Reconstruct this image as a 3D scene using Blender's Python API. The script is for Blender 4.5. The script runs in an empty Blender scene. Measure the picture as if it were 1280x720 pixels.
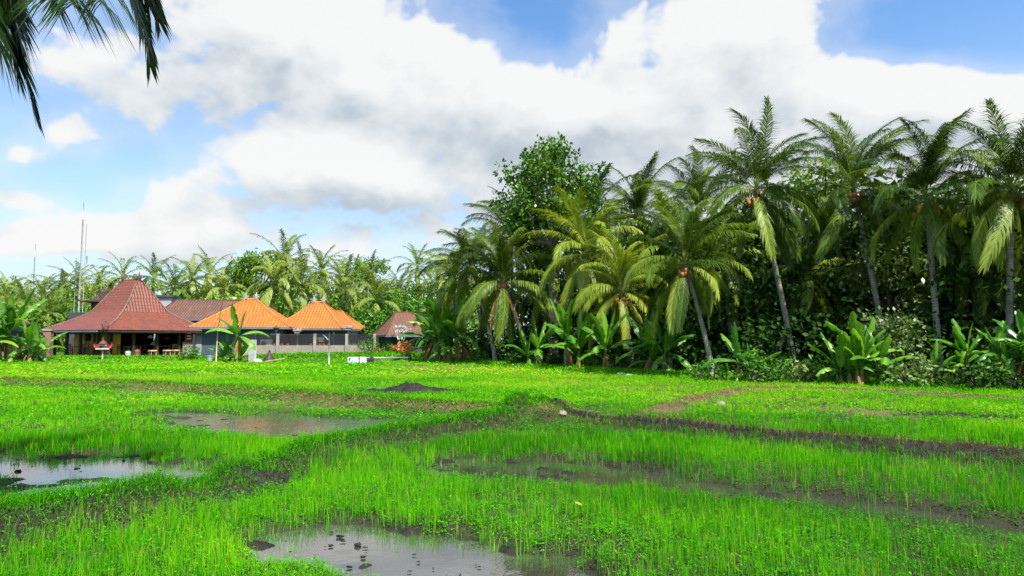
import bpy, math, random
import numpy as np
from mathutils import Vector, Matrix

PI = math.pi
scene = bpy.context.scene
COL = scene.collection
rnd = random.Random(7)

# ------------------------------------------------------------------ camera
F = 853.0
CAMZ = 1.75
TH = math.atan(64.0 / F)
CT, ST = math.cos(TH), math.sin(TH)
cam_d = bpy.data.cameras.new('camera')
cam = bpy.data.objects.new('camera', cam_d)
COL.objects.link(cam)
cam.location = (0, 0, CAMZ)
cam.rotation_euler = (PI / 2 + TH, 0, 0)
cam_d.sensor_width = 36.0
cam_d.lens = 36.0 * F / 1280.0
cam_d.clip_start = 0.05
cam_d.clip_end = 6000
scene.camera = cam


def P(u, v, Y):
    """world point at depth y=Y seen at photo position (u, v)"""
    a = (u - 640) / F
    b = (360 - v) / F
    t = Y / (CT - b * ST)
    return Vector((a * t, Y, CAMZ + t * (ST + b * CT)))


def G(u, v, z=0.0):
    """point of the level z seen at photo position (u, v)"""
    a = (u - 640) / F
    b = (360 - v) / F
    t = (z - CAMZ) / (ST + b * CT)
    return (a * t, t * (CT - b * ST))


# ------------------------------------------------------------------ tagging
def tag(o, label=None, cat=None, group=None, kind=None):
    if label:
        o['label'] = label
    if cat:
        o['category'] = cat
    if group:
        o['group'] = group
    if kind:
        o['kind'] = kind
    return o


def empty(name, loc, rz=0.0, label=None, cat=None, group=None):
    o = bpy.data.objects.new(name, None)
    o.empty_display_size = 0.3
    COL.objects.link(o)
    o.location = loc
    o.rotation_euler = (0, 0, rz)
    return tag(o, label, cat, group)


def link(name, me, parent=None, loc=(0, 0, 0), rot=(0, 0, 0), sc=1.0):
    o = bpy.data.objects.new(name, me)
    COL.objects.link(o)
    if parent is not None:
        o.parent = parent
    o.location = loc
    o.rotation_euler = rot
    o.scale = (sc, sc, sc) if not hasattr(sc, '__len__') else sc
    return o


def copy_tree(o, parent=None):
    c = o.copy()
    COL.objects.link(c)
    if parent is not None:
        c.parent = parent
    for ch in list(o.children):
        copy_tree(ch, c)
    return c


# ------------------------------------------------------------------ mesh builder
class MB:
    def __init__(self):
        self.v, self.f, self.uv, self.sm = [], [], [], []

    def add(self, vs, fs, uvs=None, smooth=False):
        b = len(self.v)
        self.v += [tuple(p) for p in vs]
        for i, f in enumerate(fs):
            self.f.append(tuple(b + k for k in f))
            self.uv.append(uvs[i] if uvs else [(0, 0)] * len(f))
            self.sm.append(smooth)
        return self

    def box(self, c, s, rz=0.0, taper=1.0):
        x, y, z = s[0] / 2, s[1] / 2, s[2] / 2
        vs = []
        ca, sa = math.cos(rz), math.sin(rz)
        for dz in (-1, 1):
            k = taper if dz > 0 else 1.0
            for dx, dy in ((-1, -1), (1, -1), (1, 1), (-1, 1)):
                px, py = dx * x * k, dy * y * k
                vs.append((c[0] + px * ca - py * sa, c[1] + px * sa + py * ca, c[2] + dz * z))
        fs = [(3, 2, 1, 0), (4, 5, 6, 7), (0, 1, 5, 4), (1, 2, 6, 5), (2, 3, 7, 6), (3, 0, 4, 7)]
        L = (s[0], s[1])
        uvs = [[(0, 0), (s[0], 0), (s[0], s[1]), (0, s[1])]] * 2
        for k in range(4):
            w = L[k % 2]
            uvs.append([(0, 0), (w, 0), (w, s[2]), (0, s[2])])
        return self.add(vs, fs, uvs)

    def tube(self, pts, rad, n=8, cap=True, smooth=True):
        pts = [Vector(p) for p in pts]
        if not hasattr(rad, '__len__'):
            rad = [rad] * len(pts)
        vs, fs = [], []
        ref = Vector((0, 0, 1))
        if abs((pts[-1] - pts[0]).normalized().z) > 0.8:
            ref = Vector((1, 0, 0))
        for i, p in enumerate(pts):
            t = (pts[min(i + 1, len(pts) - 1)] - pts[max(i - 1, 0)]).normalized()
            a = t.cross(ref).normalized()
            b = t.cross(a)
            for k in range(n):
                an = 2 * PI * k / n
                vs.append(p + (a * math.cos(an) + b * math.sin(an)) * rad[i])
        uvs = []
        ln = 0
        for i in range(len(pts) - 1):
            l2 = ln + (pts[i + 1] - pts[i]).length
            for k in range(n):
                k2 = (k + 1) % n
                fs.append((i * n + k, i * n + k2, (i + 1) * n + k2, (i + 1) * n + k))
                uvs.append([(k / n, ln), ((k + 1) / n, ln), ((k + 1) / n, l2), (k / n, l2)])
            ln = l2
        self.add(vs, fs, uvs, smooth)
        if cap:
            m = len(pts) - 1
            b = len(self.v) - len(vs)
            self.f.append(tuple(b + k for k in range(n)))
            self.uv.append([(0, 0)] * n)
            self.sm.append(False)
            self.f.append(tuple(b + m * n + k for k in reversed(range(n))))
            self.uv.append([(0, 0)] * n)
            self.sm.append(False)
        return self

    def lathe(self, c, prof, n=12, smooth=True):
        return self.tube([(c[0], c[1], c[2] + z) for r, z in prof], [max(r, 1e-3) for r, z in prof], n, True, smooth)

    def ball(self, c, r, sx=1, sy=1, sz=1, n=8, m=6, jit=0.0, rng=None):
        vs, fs = [(c[0], c[1], c[2] + r * sz)], []
        for j in range(1, m):
            ph = PI * j / m
            for k in range(n):
                th = 2 * PI * k / n
                q = r * (1 + (rng.uniform(-jit, jit) if jit else 0))
                vs.append((c[0] + q * sx * math.sin(ph) * math.cos(th), c[1] + q * sy * math.sin(ph) * math.sin(th), c[2] + q * sz * math.cos(ph)))
        vs.append((c[0], c[1], c[2] - r * sz))
        for k in range(n):
            fs.append((0, 1 + k, 1 + (k + 1) % n))
            e = 1 + (m - 2) * n
            fs.append((len(vs) - 1, e + (k + 1) % n, e + k))
        for j in range(m - 2):
            for k in range(n):
                a = 1 + j * n
                fs.append((a + k, a + n + k, a + n + (k + 1) % n, a + (k + 1) % n))
        return self.add(vs, fs, None, True)

    def poly(self, vs, uvs=None):
        return self.add(vs, [tuple(range(len(vs)))], [uvs] if uvs else None)

    def mesh(self, name, mat):
        me = bpy.data.meshes.new(name)
        me.from_pydata(self.v, [], self.f)
        uvl = me.uv_layers.new(name='UVMap')
        flat = [c for f in self.uv for p in f for c in p]
        uvl.data.foreach_set('uv', flat)
        me.polygons.foreach_set('use_smooth', self.sm)
        for m in (mat if isinstance(mat, (list, tuple)) else [mat]):
            me.materials.append(m)
        me.update()
        return me

    def build(self, name, mat, parent=None, loc=(0, 0, 0), rot=(0, 0, 0)):
        return link(name, self.mesh(name, mat), parent, loc, rot)


def np_mesh(name, V, quads, tris, mat, tone=None, smooth=False):
    """mesh from arrays; tone = one value per vertex"""
    me = bpy.data.meshes.new(name)
    quads = np.zeros((0, 4), int) if quads is None else quads
    tris = np.zeros((0, 3), int) if tris is None else tris
    nq, nt = len(quads), len(tris)
    me.vertices.add(len(V))
    me.vertices.foreach_set('co', np.ascontiguousarray(V, dtype=np.float32).ravel())
    me.loops.add(nq * 4 + nt * 3)
    me.loops.foreach_set('vertex_index', np.concatenate([quads.ravel(), tris.ravel()]).astype(np.int32))
    me.polygons.add(nq + nt)
    ls = np.concatenate([np.arange(nq) * 4, nq * 4 + np.arange(nt) * 3]).astype(np.int32)
    me.polygons.foreach_set('loop_start', ls)
    if smooth:
        me.polygons.foreach_set('use_smooth', np.ones(nq + nt, bool))
    if tone is not None:
        at = me.attributes.new('tone', 'FLOAT', 'POINT')
        at.data.foreach_set('value', np.ascontiguousarray(tone, dtype=np.float32))
    me.materials.append(mat)
    me.update(calc_edges=True)
    me.validate()
    return me


# ------------------------------------------------------------------ value noise (numpy)
def vnoise(x, y, seed=0):
    xi, yi = np.floor(x).astype(np.int64), np.floor(y).astype(np.int64)
    fx, fy = x - xi, y - yi
    fx, fy = fx * fx * (3 - 2 * fx), fy * fy * (3 - 2 * fy)

    def h(a, b):
        n = (a * 374761393 + b * 668265263 + seed * 974711) & 0x7fffffff
        n = ((n ^ (n >> 13)) * 1274126177) & 0x7fffffff
        return ((n ^ (n >> 16)) & 0xffff) / 65535.0
    return (h(xi, yi) * (1 - fx) + h(xi + 1, yi) * fx) * (1 - fy) + (h(xi, yi + 1) * (1 - fx) + h(xi + 1, yi + 1) * fx) * fy


def fbm(x, y, seed=0, o=4):
    s, a, t = 0, 0.5, 0
    for k in range(o):
        s = s + a * vnoise(x * 2 ** k, y * 2 ** k, seed + 17 * k)
        t += a
        a *= 0.5
    return s / t


def sstep(a, b, x):
    t = np.clip((x - a) / (b - a), 0, 1)
    return t * t * (3 - 2 * t)


# ------------------------------------------------------------------ materials
def new_mat(name):
    m = bpy.data.materials.new(name)
    m.use_nodes = True
    nt = m.node_tree
    nt.nodes.clear()
    out = nt.nodes.new('ShaderNodeOutputMaterial')
    return m, nt, out


def nd(nt, t, **kw):
    n = nt.nodes.new('ShaderNode' + t)
    for k, v in kw.items():
        if k.startswith('i_'):
            n.inputs[k[2:].replace('_', ' ')].default_value = v
        else:
            setattr(n, k, v)
    return n


def mth(nt, op, a, b=None, c=None, clamp=False):
    n = nt.nodes.new('ShaderNodeMath')
    n.operation = op
    n.use_clamp = clamp
    for i, x in enumerate((a, b, c)):
        if x is None:
            continue
        if isinstance(x, (int, float)):
            n.inputs[i].default_value = x
        else:
            nt.links.new(x, n.inputs[i])
    return n.outputs[0]


def mixc(nt, fac, a, b, mode='MIX'):
    n = nt.nodes.new('ShaderNodeMix')
    n.data_type = 'RGBA'
    n.blend_type = mode
    for sock, x in ((n.inputs['Factor'], fac), (n.inputs[6], a), (n.inputs[7], b)):
        if isinstance(x, (int, float)):
            sock.default_value = x
        elif isinstance(x, (tuple, list)):
            sock.default_value = (x[0], x[1], x[2], 1)
        else:
            nt.links.new(x, sock)
    return n.outputs[2]


def ramp(nt, fac, stops):
    n = nt.nodes.new('ShaderNodeValToRGB')
    el = n.color_ramp.elements
    while len(el) > 1:
        el.remove(el[-1])
    for i, (p, c) in enumerate(stops):
        e = el[0] if i == 0 else el.new(p)
        e.position = p
        e.color = (c[0], c[1], c[2], 1)
    nt.links.new(fac, n.inputs[0])
    return n.outputs[0]


def noise(nt, scale, detail=3, coord='Object', rough=0.5, vec=None):
    if vec is None:
        tc = nt.nodes.new('ShaderNodeTexCoord')
        vec = tc.outputs[coord]
    n = nd(nt, 'TexNoise')
    n.inputs['Scale'].default_value = scale
    n.inputs['Detail'].default_value = detail
    n.inputs['Roughness'].default_value = rough
    nt.links.new(vec, n.inputs['Vector'])
    return n.outputs['Fac']


def plain(name, col, rough=0.7, var=0.25, scale=4.0, spec=0.3, metal=0.0, bump=0.0, col2=None):
    """a surface with blotchy wear in colour and roughness"""
    m, nt, out = new_mat(name)
    b = nd(nt, 'BsdfPrincipled')
    f = noise(nt, scale, 5)
    c2 = col2 or tuple(c * (1 - var) for c in col)
    c1 = tuple(min(1, c * (1 + var * 0.6)) for c in col)
    c = ramp(nt, f, [(0.3, c2), (0.7, c1)])
    nt.links.new(c, b.inputs['Base Color'])
    b.inputs['Roughness'].default_value = rough
    b.inputs['Specular IOR Level'].default_value = spec
    b.inputs['Metallic'].default_value = metal
    if bump:
        bp = nd(nt, 'Bump')
        bp.inputs['Strength'].default_value = bump
        bp.inputs['Distance'].default_value = 0.05
        nt.links.new(noise(nt, scale * 6, 4), bp.inputs['Height'])
        nt.links.new(bp.outputs[0], b.inputs['Normal'])
    nt.links.new(b.outputs[0], out.inputs[0])
    return m


def leaf_mat(name, stops, rough=0.45, transl=0.35, spec=0.35, objvar=0.35, tcol=None, patch=0.0):
    """foliage: tone attribute (per leaf) + a per-object shift pick the colour; thin leaves let light through"""
    m, nt, out = new_mat(name)
    at = nd(nt, 'Attribute', attribute_name='tone')
    oi = nd(nt, 'ObjectInfo')
    f = mth(nt, 'ADD', at.outputs['Fac'], mth(nt, 'MULTIPLY', mth(nt, 'SUBTRACT', oi.outputs['Random'], 0.5), objvar))
    if patch:
        f = mth(nt, 'ADD', f, mth(nt, 'MULTIPLY', mth(nt, 'SUBTRACT', noise(nt, 0.35, 3), 0.5), patch))
    f = mth(nt, 'MAXIMUM', mth(nt, 'MINIMUM', f, 1.0), 0.0)
    c = ramp(nt, f, stops)
    b = nd(nt, 'BsdfPrincipled')
    nt.links.new(c, b.inputs['Base Color'])
    b.inputs['Roughness'].default_value = rough
    b.inputs['Specular IOR Level'].default_value = spec
    tr = nd(nt, 'BsdfTranslucent')
    tc = mixc(nt, 1.0, c, tcol or (1.0, 1.0, 0.5), 'MULTIPLY')
    nt.links.new(tc, tr.inputs['Color'])
    mx = nd(nt, 'MixShader')
    mx.inputs[0].default_value = transl
    nt.links.new(b.outputs[0], mx.inputs[1])
    nt.links.new(tr.outputs[0], mx.inputs[2])
    nt.links.new(mx.outputs[0], out.inputs[0])
    return m


def tile_mat(name, c1, c2, mortar, tw=0.24, th=0.3, rough=0.55, dirt=(0.05, 0.035, 0.03), dirt_amt=0.5):
    """clay tiles laid in courses, from the UV in metres"""
    m, nt, out = new_mat(name)
    tc = nd(nt, 'TexCoord')
    br = nd(nt, 'TexBrick')
    nt.links.new(tc.outputs['UV'], br.inputs['Vector'])
    br.inputs['Color1'].default_value = (*c1, 1)
    br.inputs['Color2'].default_value = (*c2, 1)
    br.inputs['Mortar'].default_value = (*mortar, 1)
    br.inputs['Scale'].default_value = 1.0
    br.inputs['Mortar Size'].default_value = 0.022
    br.inputs['Mortar Smooth'].default_value = 0.6
    br.inputs['Brick Width'].default_value = tw
    br.inputs['Row Height'].default_value = th
    br.offset = 0.0
    n1 = noise(nt, 1.1, 6, rough=0.65)
    d = ramp(nt, n1, [(0.42, (0, 0, 0)), (0.75, (1, 1, 1))])
    c = mixc(nt, mth(nt, 'MULTIPLY', d, dirt_amt), br.outputs['Color'], dirt)
    b = nd(nt, 'BsdfPrincipled')
    nt.links.new(c, b.inputs['Base Color'])
    b.inputs['Roughness'].default_value = rough
    b.inputs['Specular IOR Level'].default_value = 0.3
    sx = nd(nt, 'SeparateXYZ')
    nt.links.new(tc.outputs['UV'], sx.inputs[0])
    h1 = mth(nt, 'SINE', mth(nt, 'MULTIPLY', sx.outputs[0], 2 * PI / tw))
    h2 = mth(nt, 'FRACT', mth(nt, 'DIVIDE', sx.outputs[1], th))
    h = mth(nt, 'ADD', mth(nt, 'MULTIPLY', h1, 0.5), mth(nt, 'MULTIPLY', h2, -0.7))
    bp = nd(nt, 'Bump')
    bp.inputs['Strength'].default_value = 0.7
    bp.inputs['Distance'].default_value = 0.06
    nt.links.new(h, bp.inputs['Height'])
    nt.links.new(bp.outputs[0], b.inputs['Normal'])
    nt.links.new(b.outputs[0], out.inputs[0])
    return m


def brick_mat(name, c1, c2, mortar, tw=0.24, th=0.08):
    m, nt, out = new_mat(name)
    tc = nd(nt, 'TexCoord')
    br = nd(nt, 'TexBrick')
    nt.links.new(tc.outputs['UV'], br.inputs['Vector'])
    for k, c in (('Color1', c1), ('Color2', c2), ('Mortar', mortar)):
        br.inputs[k].default_value = (*c, 1)
    br.inputs['Scale'].default_value = 1.0
    br.inputs['Mortar Size'].default_value = 0.012
    br.inputs['Brick Width'].default_value = tw
    br.inputs['Row Height'].default_value = th
    n1 = noise(nt, 2.0, 5)
    c = mixc(nt, mth(nt, 'MULTIPLY', n1, 0.6), br.outputs['Color'], (0.12, 0.11, 0.09))
    b = nd(nt, 'BsdfPrincipled')
    nt.links.new(c, b.inputs['Base Color'])
    b.inputs['Roughness'].default_value = 0.85
    nt.links.new(b.outputs[0], out.inputs[0])
    return m


def trunk_mat(name, c1, c2, rings=9.0):
    m, nt, out = new_mat(name)
    tc = nd(nt, 'TexCoord')
    sx = nd(nt, 'SeparateXYZ')
    nt.links.new(tc.outputs['UV'], sx.inputs[0])
    n1 = noise(nt, 3.0, 5)
    h = mth(nt, 'FRACT', mth(nt, 'ADD', mth(nt, 'MULTIPLY', sx.outputs[1], rings), mth(nt, 'MULTIPLY', n1, 1.3)))
    ring = ramp(nt, h, [(0.0, (0.3, 0.3, 0.3)), (0.25, (1, 1, 1)), (1.0, (0.75, 0.75, 0.75))])
    c = mixc(nt, 1.0, ramp(nt, n1, [(0.3, c1), (0.7, c2)]), ring, 'MULTIPLY')
    b = nd(nt, 'BsdfPrincipled')
    nt.links.new(c, b.inputs['Base Color'])
    b.inputs['Roughness'].default_value = 0.85
    bp = nd(nt, 'Bump')
    bp.inputs['Strength'].default_value = 0.5
    bp.inputs['Distance'].default_value = 0.03
    nt.links.new(h, bp.inputs['Height'])
    nt.links.new(bp.outputs[0], b.inputs['Normal'])
    nt.links.new(b.outputs[0], out.inputs[0])
    return m


M = {}
M['frond'] = leaf_mat('palm_leaf', [(0.0, (0.018, 0.048, 0.005)), (0.35, (0.060, 0.122, 0.009)), (0.65, (0.165, 0.26, 0.018)), (1.0, (0.40, 0.46, 0.08))], rough=0.42, transl=0.34, spec=0.35, objvar=0.62)
M['frond_bright'] = leaf_mat('palm_leaf_bright', [(0.0, (0.075, 0.15, 0.010)), (0.5, (0.22, 0.31, 0.016)), (1.0, (0.50, 0.50, 0.08))], rough=0.45, transl=0.35, spec=0.4, objvar=0.4)
M['frond_far'] = leaf_mat('palm_leaf_far', [(0.0, (0.045, 0.10, 0.012)), (0.5, (0.14, 0.225, 0.018)), (1.0, (0.36, 0.40, 0.08))], rough=0.45, transl=0.35, spec=0.4, objvar=0.35)
M['frond_dead'] = leaf_mat('palm_leaf_dead', [(0.0, (0.16, 0.085, 0.03)), (1.0, (0.42, 0.22, 0.07))], rough=0.7, transl=0.2, spec=0.1)
M['banana'] = leaf_mat('banana_leaf', [(0.0, (0.022, 0.095, 0.008)), (0.5, (0.075, 0.25, 0.015)), (1.0, (0.19, 0.40, 0.03))], rough=0.35, transl=0.40, spec=0.45, objvar=0.7)
M['leaf_tree'] = leaf_mat('tree_leaf', [(0.0, (0.028, 0.085, 0.008)), (0.6, (0.11, 0.25, 0.014)), (1.0, (0.27, 0.42, 0.05))], rough=0.36, transl=0.35, spec=0.4)
M['leaf_light'] = leaf_mat('light_tree_leaf', [(0.0, (0.06, 0.14, 0.012)), (0.6, (0.13, 0.26, 0.02)), (1.0, (0.24, 0.36, 0.05))], rough=0.45, transl=0.35)
M['leaf_dark'] = leaf_mat('undergrowth_leaf', [(0.0, (0.007, 0.020, 0.004)), (0.6, (0.020, 0.062, 0.006)), (0.9, (0.045, 0.115, 0.011)), (1.0, (0.09, 0.18, 0.03))], rough=0.55, transl=0.22, spec=0.15)  # canopy shade is painted into this darker leaf colour
M['leaf_shrub'] = leaf_mat('shrub_leaf', [(0.0, (0.025, 0.10, 0.008)), (0.6, (0.07, 0.22, 0.015)), (1.0, (0.16, 0.34, 0.03))], rough=0.45, transl=0.35)
M['leaf_pale'] = leaf_mat('pale_shrub_leaf', [(0.0, (0.05, 0.10, 0.02)), (0.6, (0.16, 0.24, 0.06)), (1.0, (0.35, 0.42, 0.18))], rough=0.4, transl=0.25, spec=0.5)
M['leaf_orange'] = leaf_mat('croton_leaf', [(0.0, (0.25, 0.03, 0.01)), (0.5, (0.60, 0.16, 0.01)), (1.0, (0.65, 0.40, 0.03))], rough=0.45, transl=0.3)
M['rice'] = leaf_mat('rice_blade', [(0.0, (0.020, 0.15, 0.003)), (0.45, (0.088, 0.45, 0.003)), (0.8, (0.25, 0.61, 0.004)), (1.0, (0.46, 0.46, 0.05))], rough=0.7, transl=0.45, spec=0.06, objvar=0.0, tcol=(1, 1, 0.3))
M['weed'] = leaf_mat('weed_leaf', [(0.0, (0.015, 0.115, 0.002)), (0.5, (0.062, 0.35, 0.003)), (0.85, (0.19, 0.53, 0.005)), (1.0, (0.34, 0.44, 0.03))], rough=0.65, transl=0.40, spec=0.08, objvar=0.0, tcol=(1, 1, 0.3))
M['straw'] = leaf_mat('straw', [(0.0, (0.075, 0.052, 0.022)), (1.0, (0.30, 0.22, 0.09))], rough=0.8, transl=0.2, spec=0.05, objvar=0.0)
M['trunk'] = trunk_mat('palm_trunk', (0.19, 0.165, 0.13), (0.46, 0.42, 0.35))
M['bark'] = plain('bark', (0.12, 0.095, 0.07), 0.9, 0.5, 3.0, 0.2, bump=0.5)
M['bark_pale'] = plain('pale_bark', (0.36, 0.33, 0.27), 0.85, 0.4, 3.0, 0.2, bump=0.4)
M['banana_stem'] = plain('banana_stem', (0.17, 0.20, 0.06), 0.6, 0.6, 4.0, 0.3, col2=(0.10, 0.06, 0.03))
M['coconut'] = plain('coconut', (0.62, 0.32, 0.05), 0.5, 0.4, 5.0, 0.35)
M['coconut_dark'] = plain('ripe_coconut', (0.40, 0.17, 0.045), 0.6, 0.5, 5.0, 0.3)
M['rachis'] = plain('leaf_stalk', (0.28, 0.27, 0.07), 0.5, 0.3, 2.0, 0.4)
M['tile_red'] = tile_mat('red_roof_tiles', (0.225, 0.068, 0.038), (0.16, 0.048, 0.030), (0.06, 0.02, 0.015), 0.26, 0.30, rough=0.5, dirt=(0.095, 0.05, 0.036), dirt_amt=0.7)
M['tile_orange'] = tile_mat('orange_roof_tiles', (0.52, 0.165, 0.024), (0.42, 0.12, 0.02), (0.18, 0.05, 0.012), 0.26, 0.30, dirt=(0.20, 0.085, 0.03), dirt_amt=0.65)
M['tile_brown'] = tile_mat('brown_roof_tiles', (0.17, 0.085, 0.055), (0.11, 0.055, 0.04), (0.04, 0.022, 0.016), 0.26, 0.30, rough=0.75, dirt=(0.06, 0.045, 0.035), dirt_amt=0.7)
M['tile_rust'] = tile_mat('rusty_roof_tiles', (0.19, 0.09, 0.055), (0.14, 0.065, 0.042), (0.06, 0.03, 0.02), 0.26, 0.30, rough=0.75, dirt=(0.10, 0.06, 0.04), dirt_amt=0.7)
M['thatch'] = plain('black_palm_fibre_thatch', (0.05, 0.042, 0.038), 0.95, 0.5, 9.0, 0.1, bump=0.8)
M['ridge'] = plain('ridge_mortar', (0.17, 0.105, 0.08), 0.8, 0.35, 3.0)
M['ridge_orange'] = plain('ridge_tiles_orange', (0.55, 0.19, 0.04), 0.7, 0.3, 3.0)
M['ornament'] = plain('carved_stone', (0.30, 0.275, 0.255), 0.8, 0.45, 6.0, bump=0.3)
M['ornament_dark'] = plain('dark_clay', (0.14, 0.055, 0.04), 0.8, 0.4, 6.0)
M['yellow'] = plain('yellow_plaster', (0.66, 0.38, 0.05), 0.75, 0.22, 1.5)
M['wall_blue'] = plain('slate_blue_plaster', (0.060, 0.080, 0.098), 0.75, 0.25, 1.2)  # slate plaster, darkened all over to put the eave shade into its colour
M['wall_grey'] = plain('grey_plaster', (0.30, 0.32, 0.32), 0.8, 0.3, 1.0)
M['wall_dark'] = plain('dark_plaster', (0.055, 0.06, 0.065), 0.8, 0.3, 1.2)
M['wood_dark'] = plain('dark_wood', (0.045, 0.030, 0.024), 0.6, 0.4, 5.0)
M['wood'] = plain('brown_wood', (0.20, 0.095, 0.045), 0.55, 0.4, 5.0)
M['wood_pale'] = plain('pale_wood', (0.48, 0.33, 0.16), 0.6, 0.3, 5.0)
M['bamboo'] = plain('bamboo', (0.45, 0.36, 0.17), 0.55, 0.3, 6.0)
M['steel'] = plain('galvanised_steel', (0.42, 0.44, 0.45), 0.45, 0.2, 5.0, metal=0.6)
M['mast'] = plain('mast_paint', (0.42, 0.45, 0.48), 0.6, 0.2, 5.0)
M['gutter'] = plain('blue_grey_gutter', (0.13, 0.17, 0.23), 0.5, 0.2, 3.0)
M['white'] = plain('white_paint', (0.74, 0.74, 0.72), 0.55, 0.15, 4.0)
M['white_dirty'] = plain('weathered_white', (0.46, 0.48, 0.47), 0.7, 0.3, 3.0)
M['red'] = plain('red_paint', (0.24, 0.03, 0.02), 0.5, 0.3, 4.0)
M['door_red'] = plain('red_brown_door', (0.32, 0.065, 0.03), 0.5, 0.35, 4.0)
M['brick_red'] = brick_mat('red_brick', (0.42, 0.13, 0.06), (0.33, 0.10, 0.05), (0.20, 0.17, 0.14))
M['block'] = brick_mat('concrete_block', (0.36, 0.31, 0.24), (0.28, 0.25, 0.20), (0.18, 0.16, 0.13), 0.4, 0.2)
M['concrete'] = plain('concrete', (0.27, 0.26, 0.235), 0.85, 0.35, 2.5, bump=0.2)
M['black'] = plain('black_cloth', (0.02, 0.02, 0.022), 0.8, 0.4, 5.0)
M['cloth_blue'] = plain('pale_blue_cloth', (0.42, 0.52, 0.62), 0.8, 0.3, 6.0)
M['glass'] = plain('dark_window_glass', (0.03, 0.035, 0.04), 0.08, 0.2, 2.0, spec=0.6)
M['stone'] = plain('field_stone', (0.26, 0.22, 0.18), 0.9, 0.45, 6.0, bump=0.5)
M['litter'] = plain('white_plastic', (0.75, 0.75, 0.73), 0.5, 0.1, 4.0)
# ------------------------------------------------------------------ the lie of the land
Z1, Z2, Z3 = 0.07, 0.0, 0.17          # levels of the three terraces of paddy


def gl(pts, z):
    return [G(u, v, z) for u, v in pts]


lineA = [(-30.0, -8.0), (-9.0, 1.5)] + gl([(0, 672), (150, 640), (300, 600), (420, 566), (520, 545), (600, 533), (640, 525), (690, 515)], Z1)
lineB = gl([(690, 515), (800, 525), (1000, 545), (1280, 568)], Z3) + [(12.5, 7.2), (30, -2.0)]
lineC = [(-75.0, 42.0)] + gl([(0, 478), (150, 482), (300, 491), (400, 499), (500, 508), (640, 516), (690, 515)], Z3)
lineD = gl([(822, 516), (870, 501), (940, 487), (1010, 487), (1130, 492), (1280, 501)], Z3) + [(30.0, 15.5)]
lineE = gl([(90, 475), (230, 469), (330, 471)], Z3)
lineH = gl([(-40, 457), (40, 456), (140, 452), (250, 452)], Z3)
EDGE = gl([(1500, 505), (1280, 490), (1050, 480), (890, 473), (760, 467), (700, 463), (640, 458), (560, 451), (520, 449)], Z3)   # foot of the wood
edge_x = np.array([p[0] for p in EDGE][::-1])
edge_y = np.array([p[1] for p in EDGE][::-1])


def poly_dist(x, y, line):
    d = np.full(np.shape(x), 1e9)
    for (x0, y0), (x1, y1) in zip(line[:-1], line[1:]):
        dx, dy = x1 - x0, y1 - y0
        t = np.clip(((x - x0) * dx + (y - y0) * dy) / (dx * dx + dy * dy), 0, 1)
        d = np.minimum(d, np.hypot(x - x0 - t * dx, y - y0 - t * dy))
    return d


AB = sorted(lineA + lineB[1:])
ABx, ABy = np.array([p[0] for p in AB]), np.array([p[1] for p in AB])
Cs = sorted(lineC)
Cx, Cy = np.array([p[0] for p in Cs]), np.array([p[1] for p in Cs])


def sdAB(x, y):
    d = poly_dist(x, y, AB)
    return np.where(y > np.interp(x, ABx, ABy), d, -d)


def sdC(x, y):
    d = poly_dist(x, y, lineC)
    return np.where((y > np.interp(x, Cx, Cy)) & (x < 1.2), d, -d)


# ---- puddles: (centre line in photo points, half width in m, level, depth of the dip)
PUD = [
    ('F1', gl([(-30, 578), (60, 582), (150, 587), (262, 594)], Z1), 1.10, 0.15),
    ('F1', gl([(290, 524), (370, 531), (460, 536)], Z1), 1.45, 0.15),
    ('F1', gl([(205, 516), (265, 518)], Z1), 0.5, 0.15),
    ('F2', gl([(372, 672), (470, 676), (560, 700), (640, 716)], Z2), 0.72, 0.15),
    ('F2', gl([(600, 578), (680, 584), (760, 588)], Z2), 0.95, 0.15),
    ('F2', gl([(760, 588), (850, 602), (950, 612), (1100, 632), (1280, 660)], Z2) + [(8.0, 4.8)], 0.50, 0.145),
    ('F3', gl([(1135, 517), (1190, 519), (1245, 522)], Z3), 0.45, 0.15),
]
WL = {'F1': Z1 - 0.055, 'F2': Z2 - 0.055, 'F3': Z3 - 0.055}


def puddle_mask(x, y):
    """1 in the middle of a puddle, 0 outside, with a ragged shore"""
    m = np.zeros(np.shape(x))
    n = (fbm(x * 1.3, y * 1.3, 3, 4) - 0.5) * 0.95 + (fbm(x * 5, y * 5, 9, 3) - 0.5) * 0.35
    for f, line, hw, dip in PUD:
        d = poly_dist(x, y, line)
        m = np.maximum(m, sstep(1.25, 0.45, d / hw + n) * dip / 0.15)
    return m


def lumps(x, y):
    return (fbm(x * 0.9, y * 0.9, 21, 3) - 0.5) * 0.05 + (fbm(x * 3.3, y * 3.3, 31, 3) - 0.5) * 0.05


def wobble(x, y):
    return (fbm(x * 0.8, y * 0.8, 55, 3) - 0.5) * (0.35 - 0.22 * sstep(0.5, 2.5, x))


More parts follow.
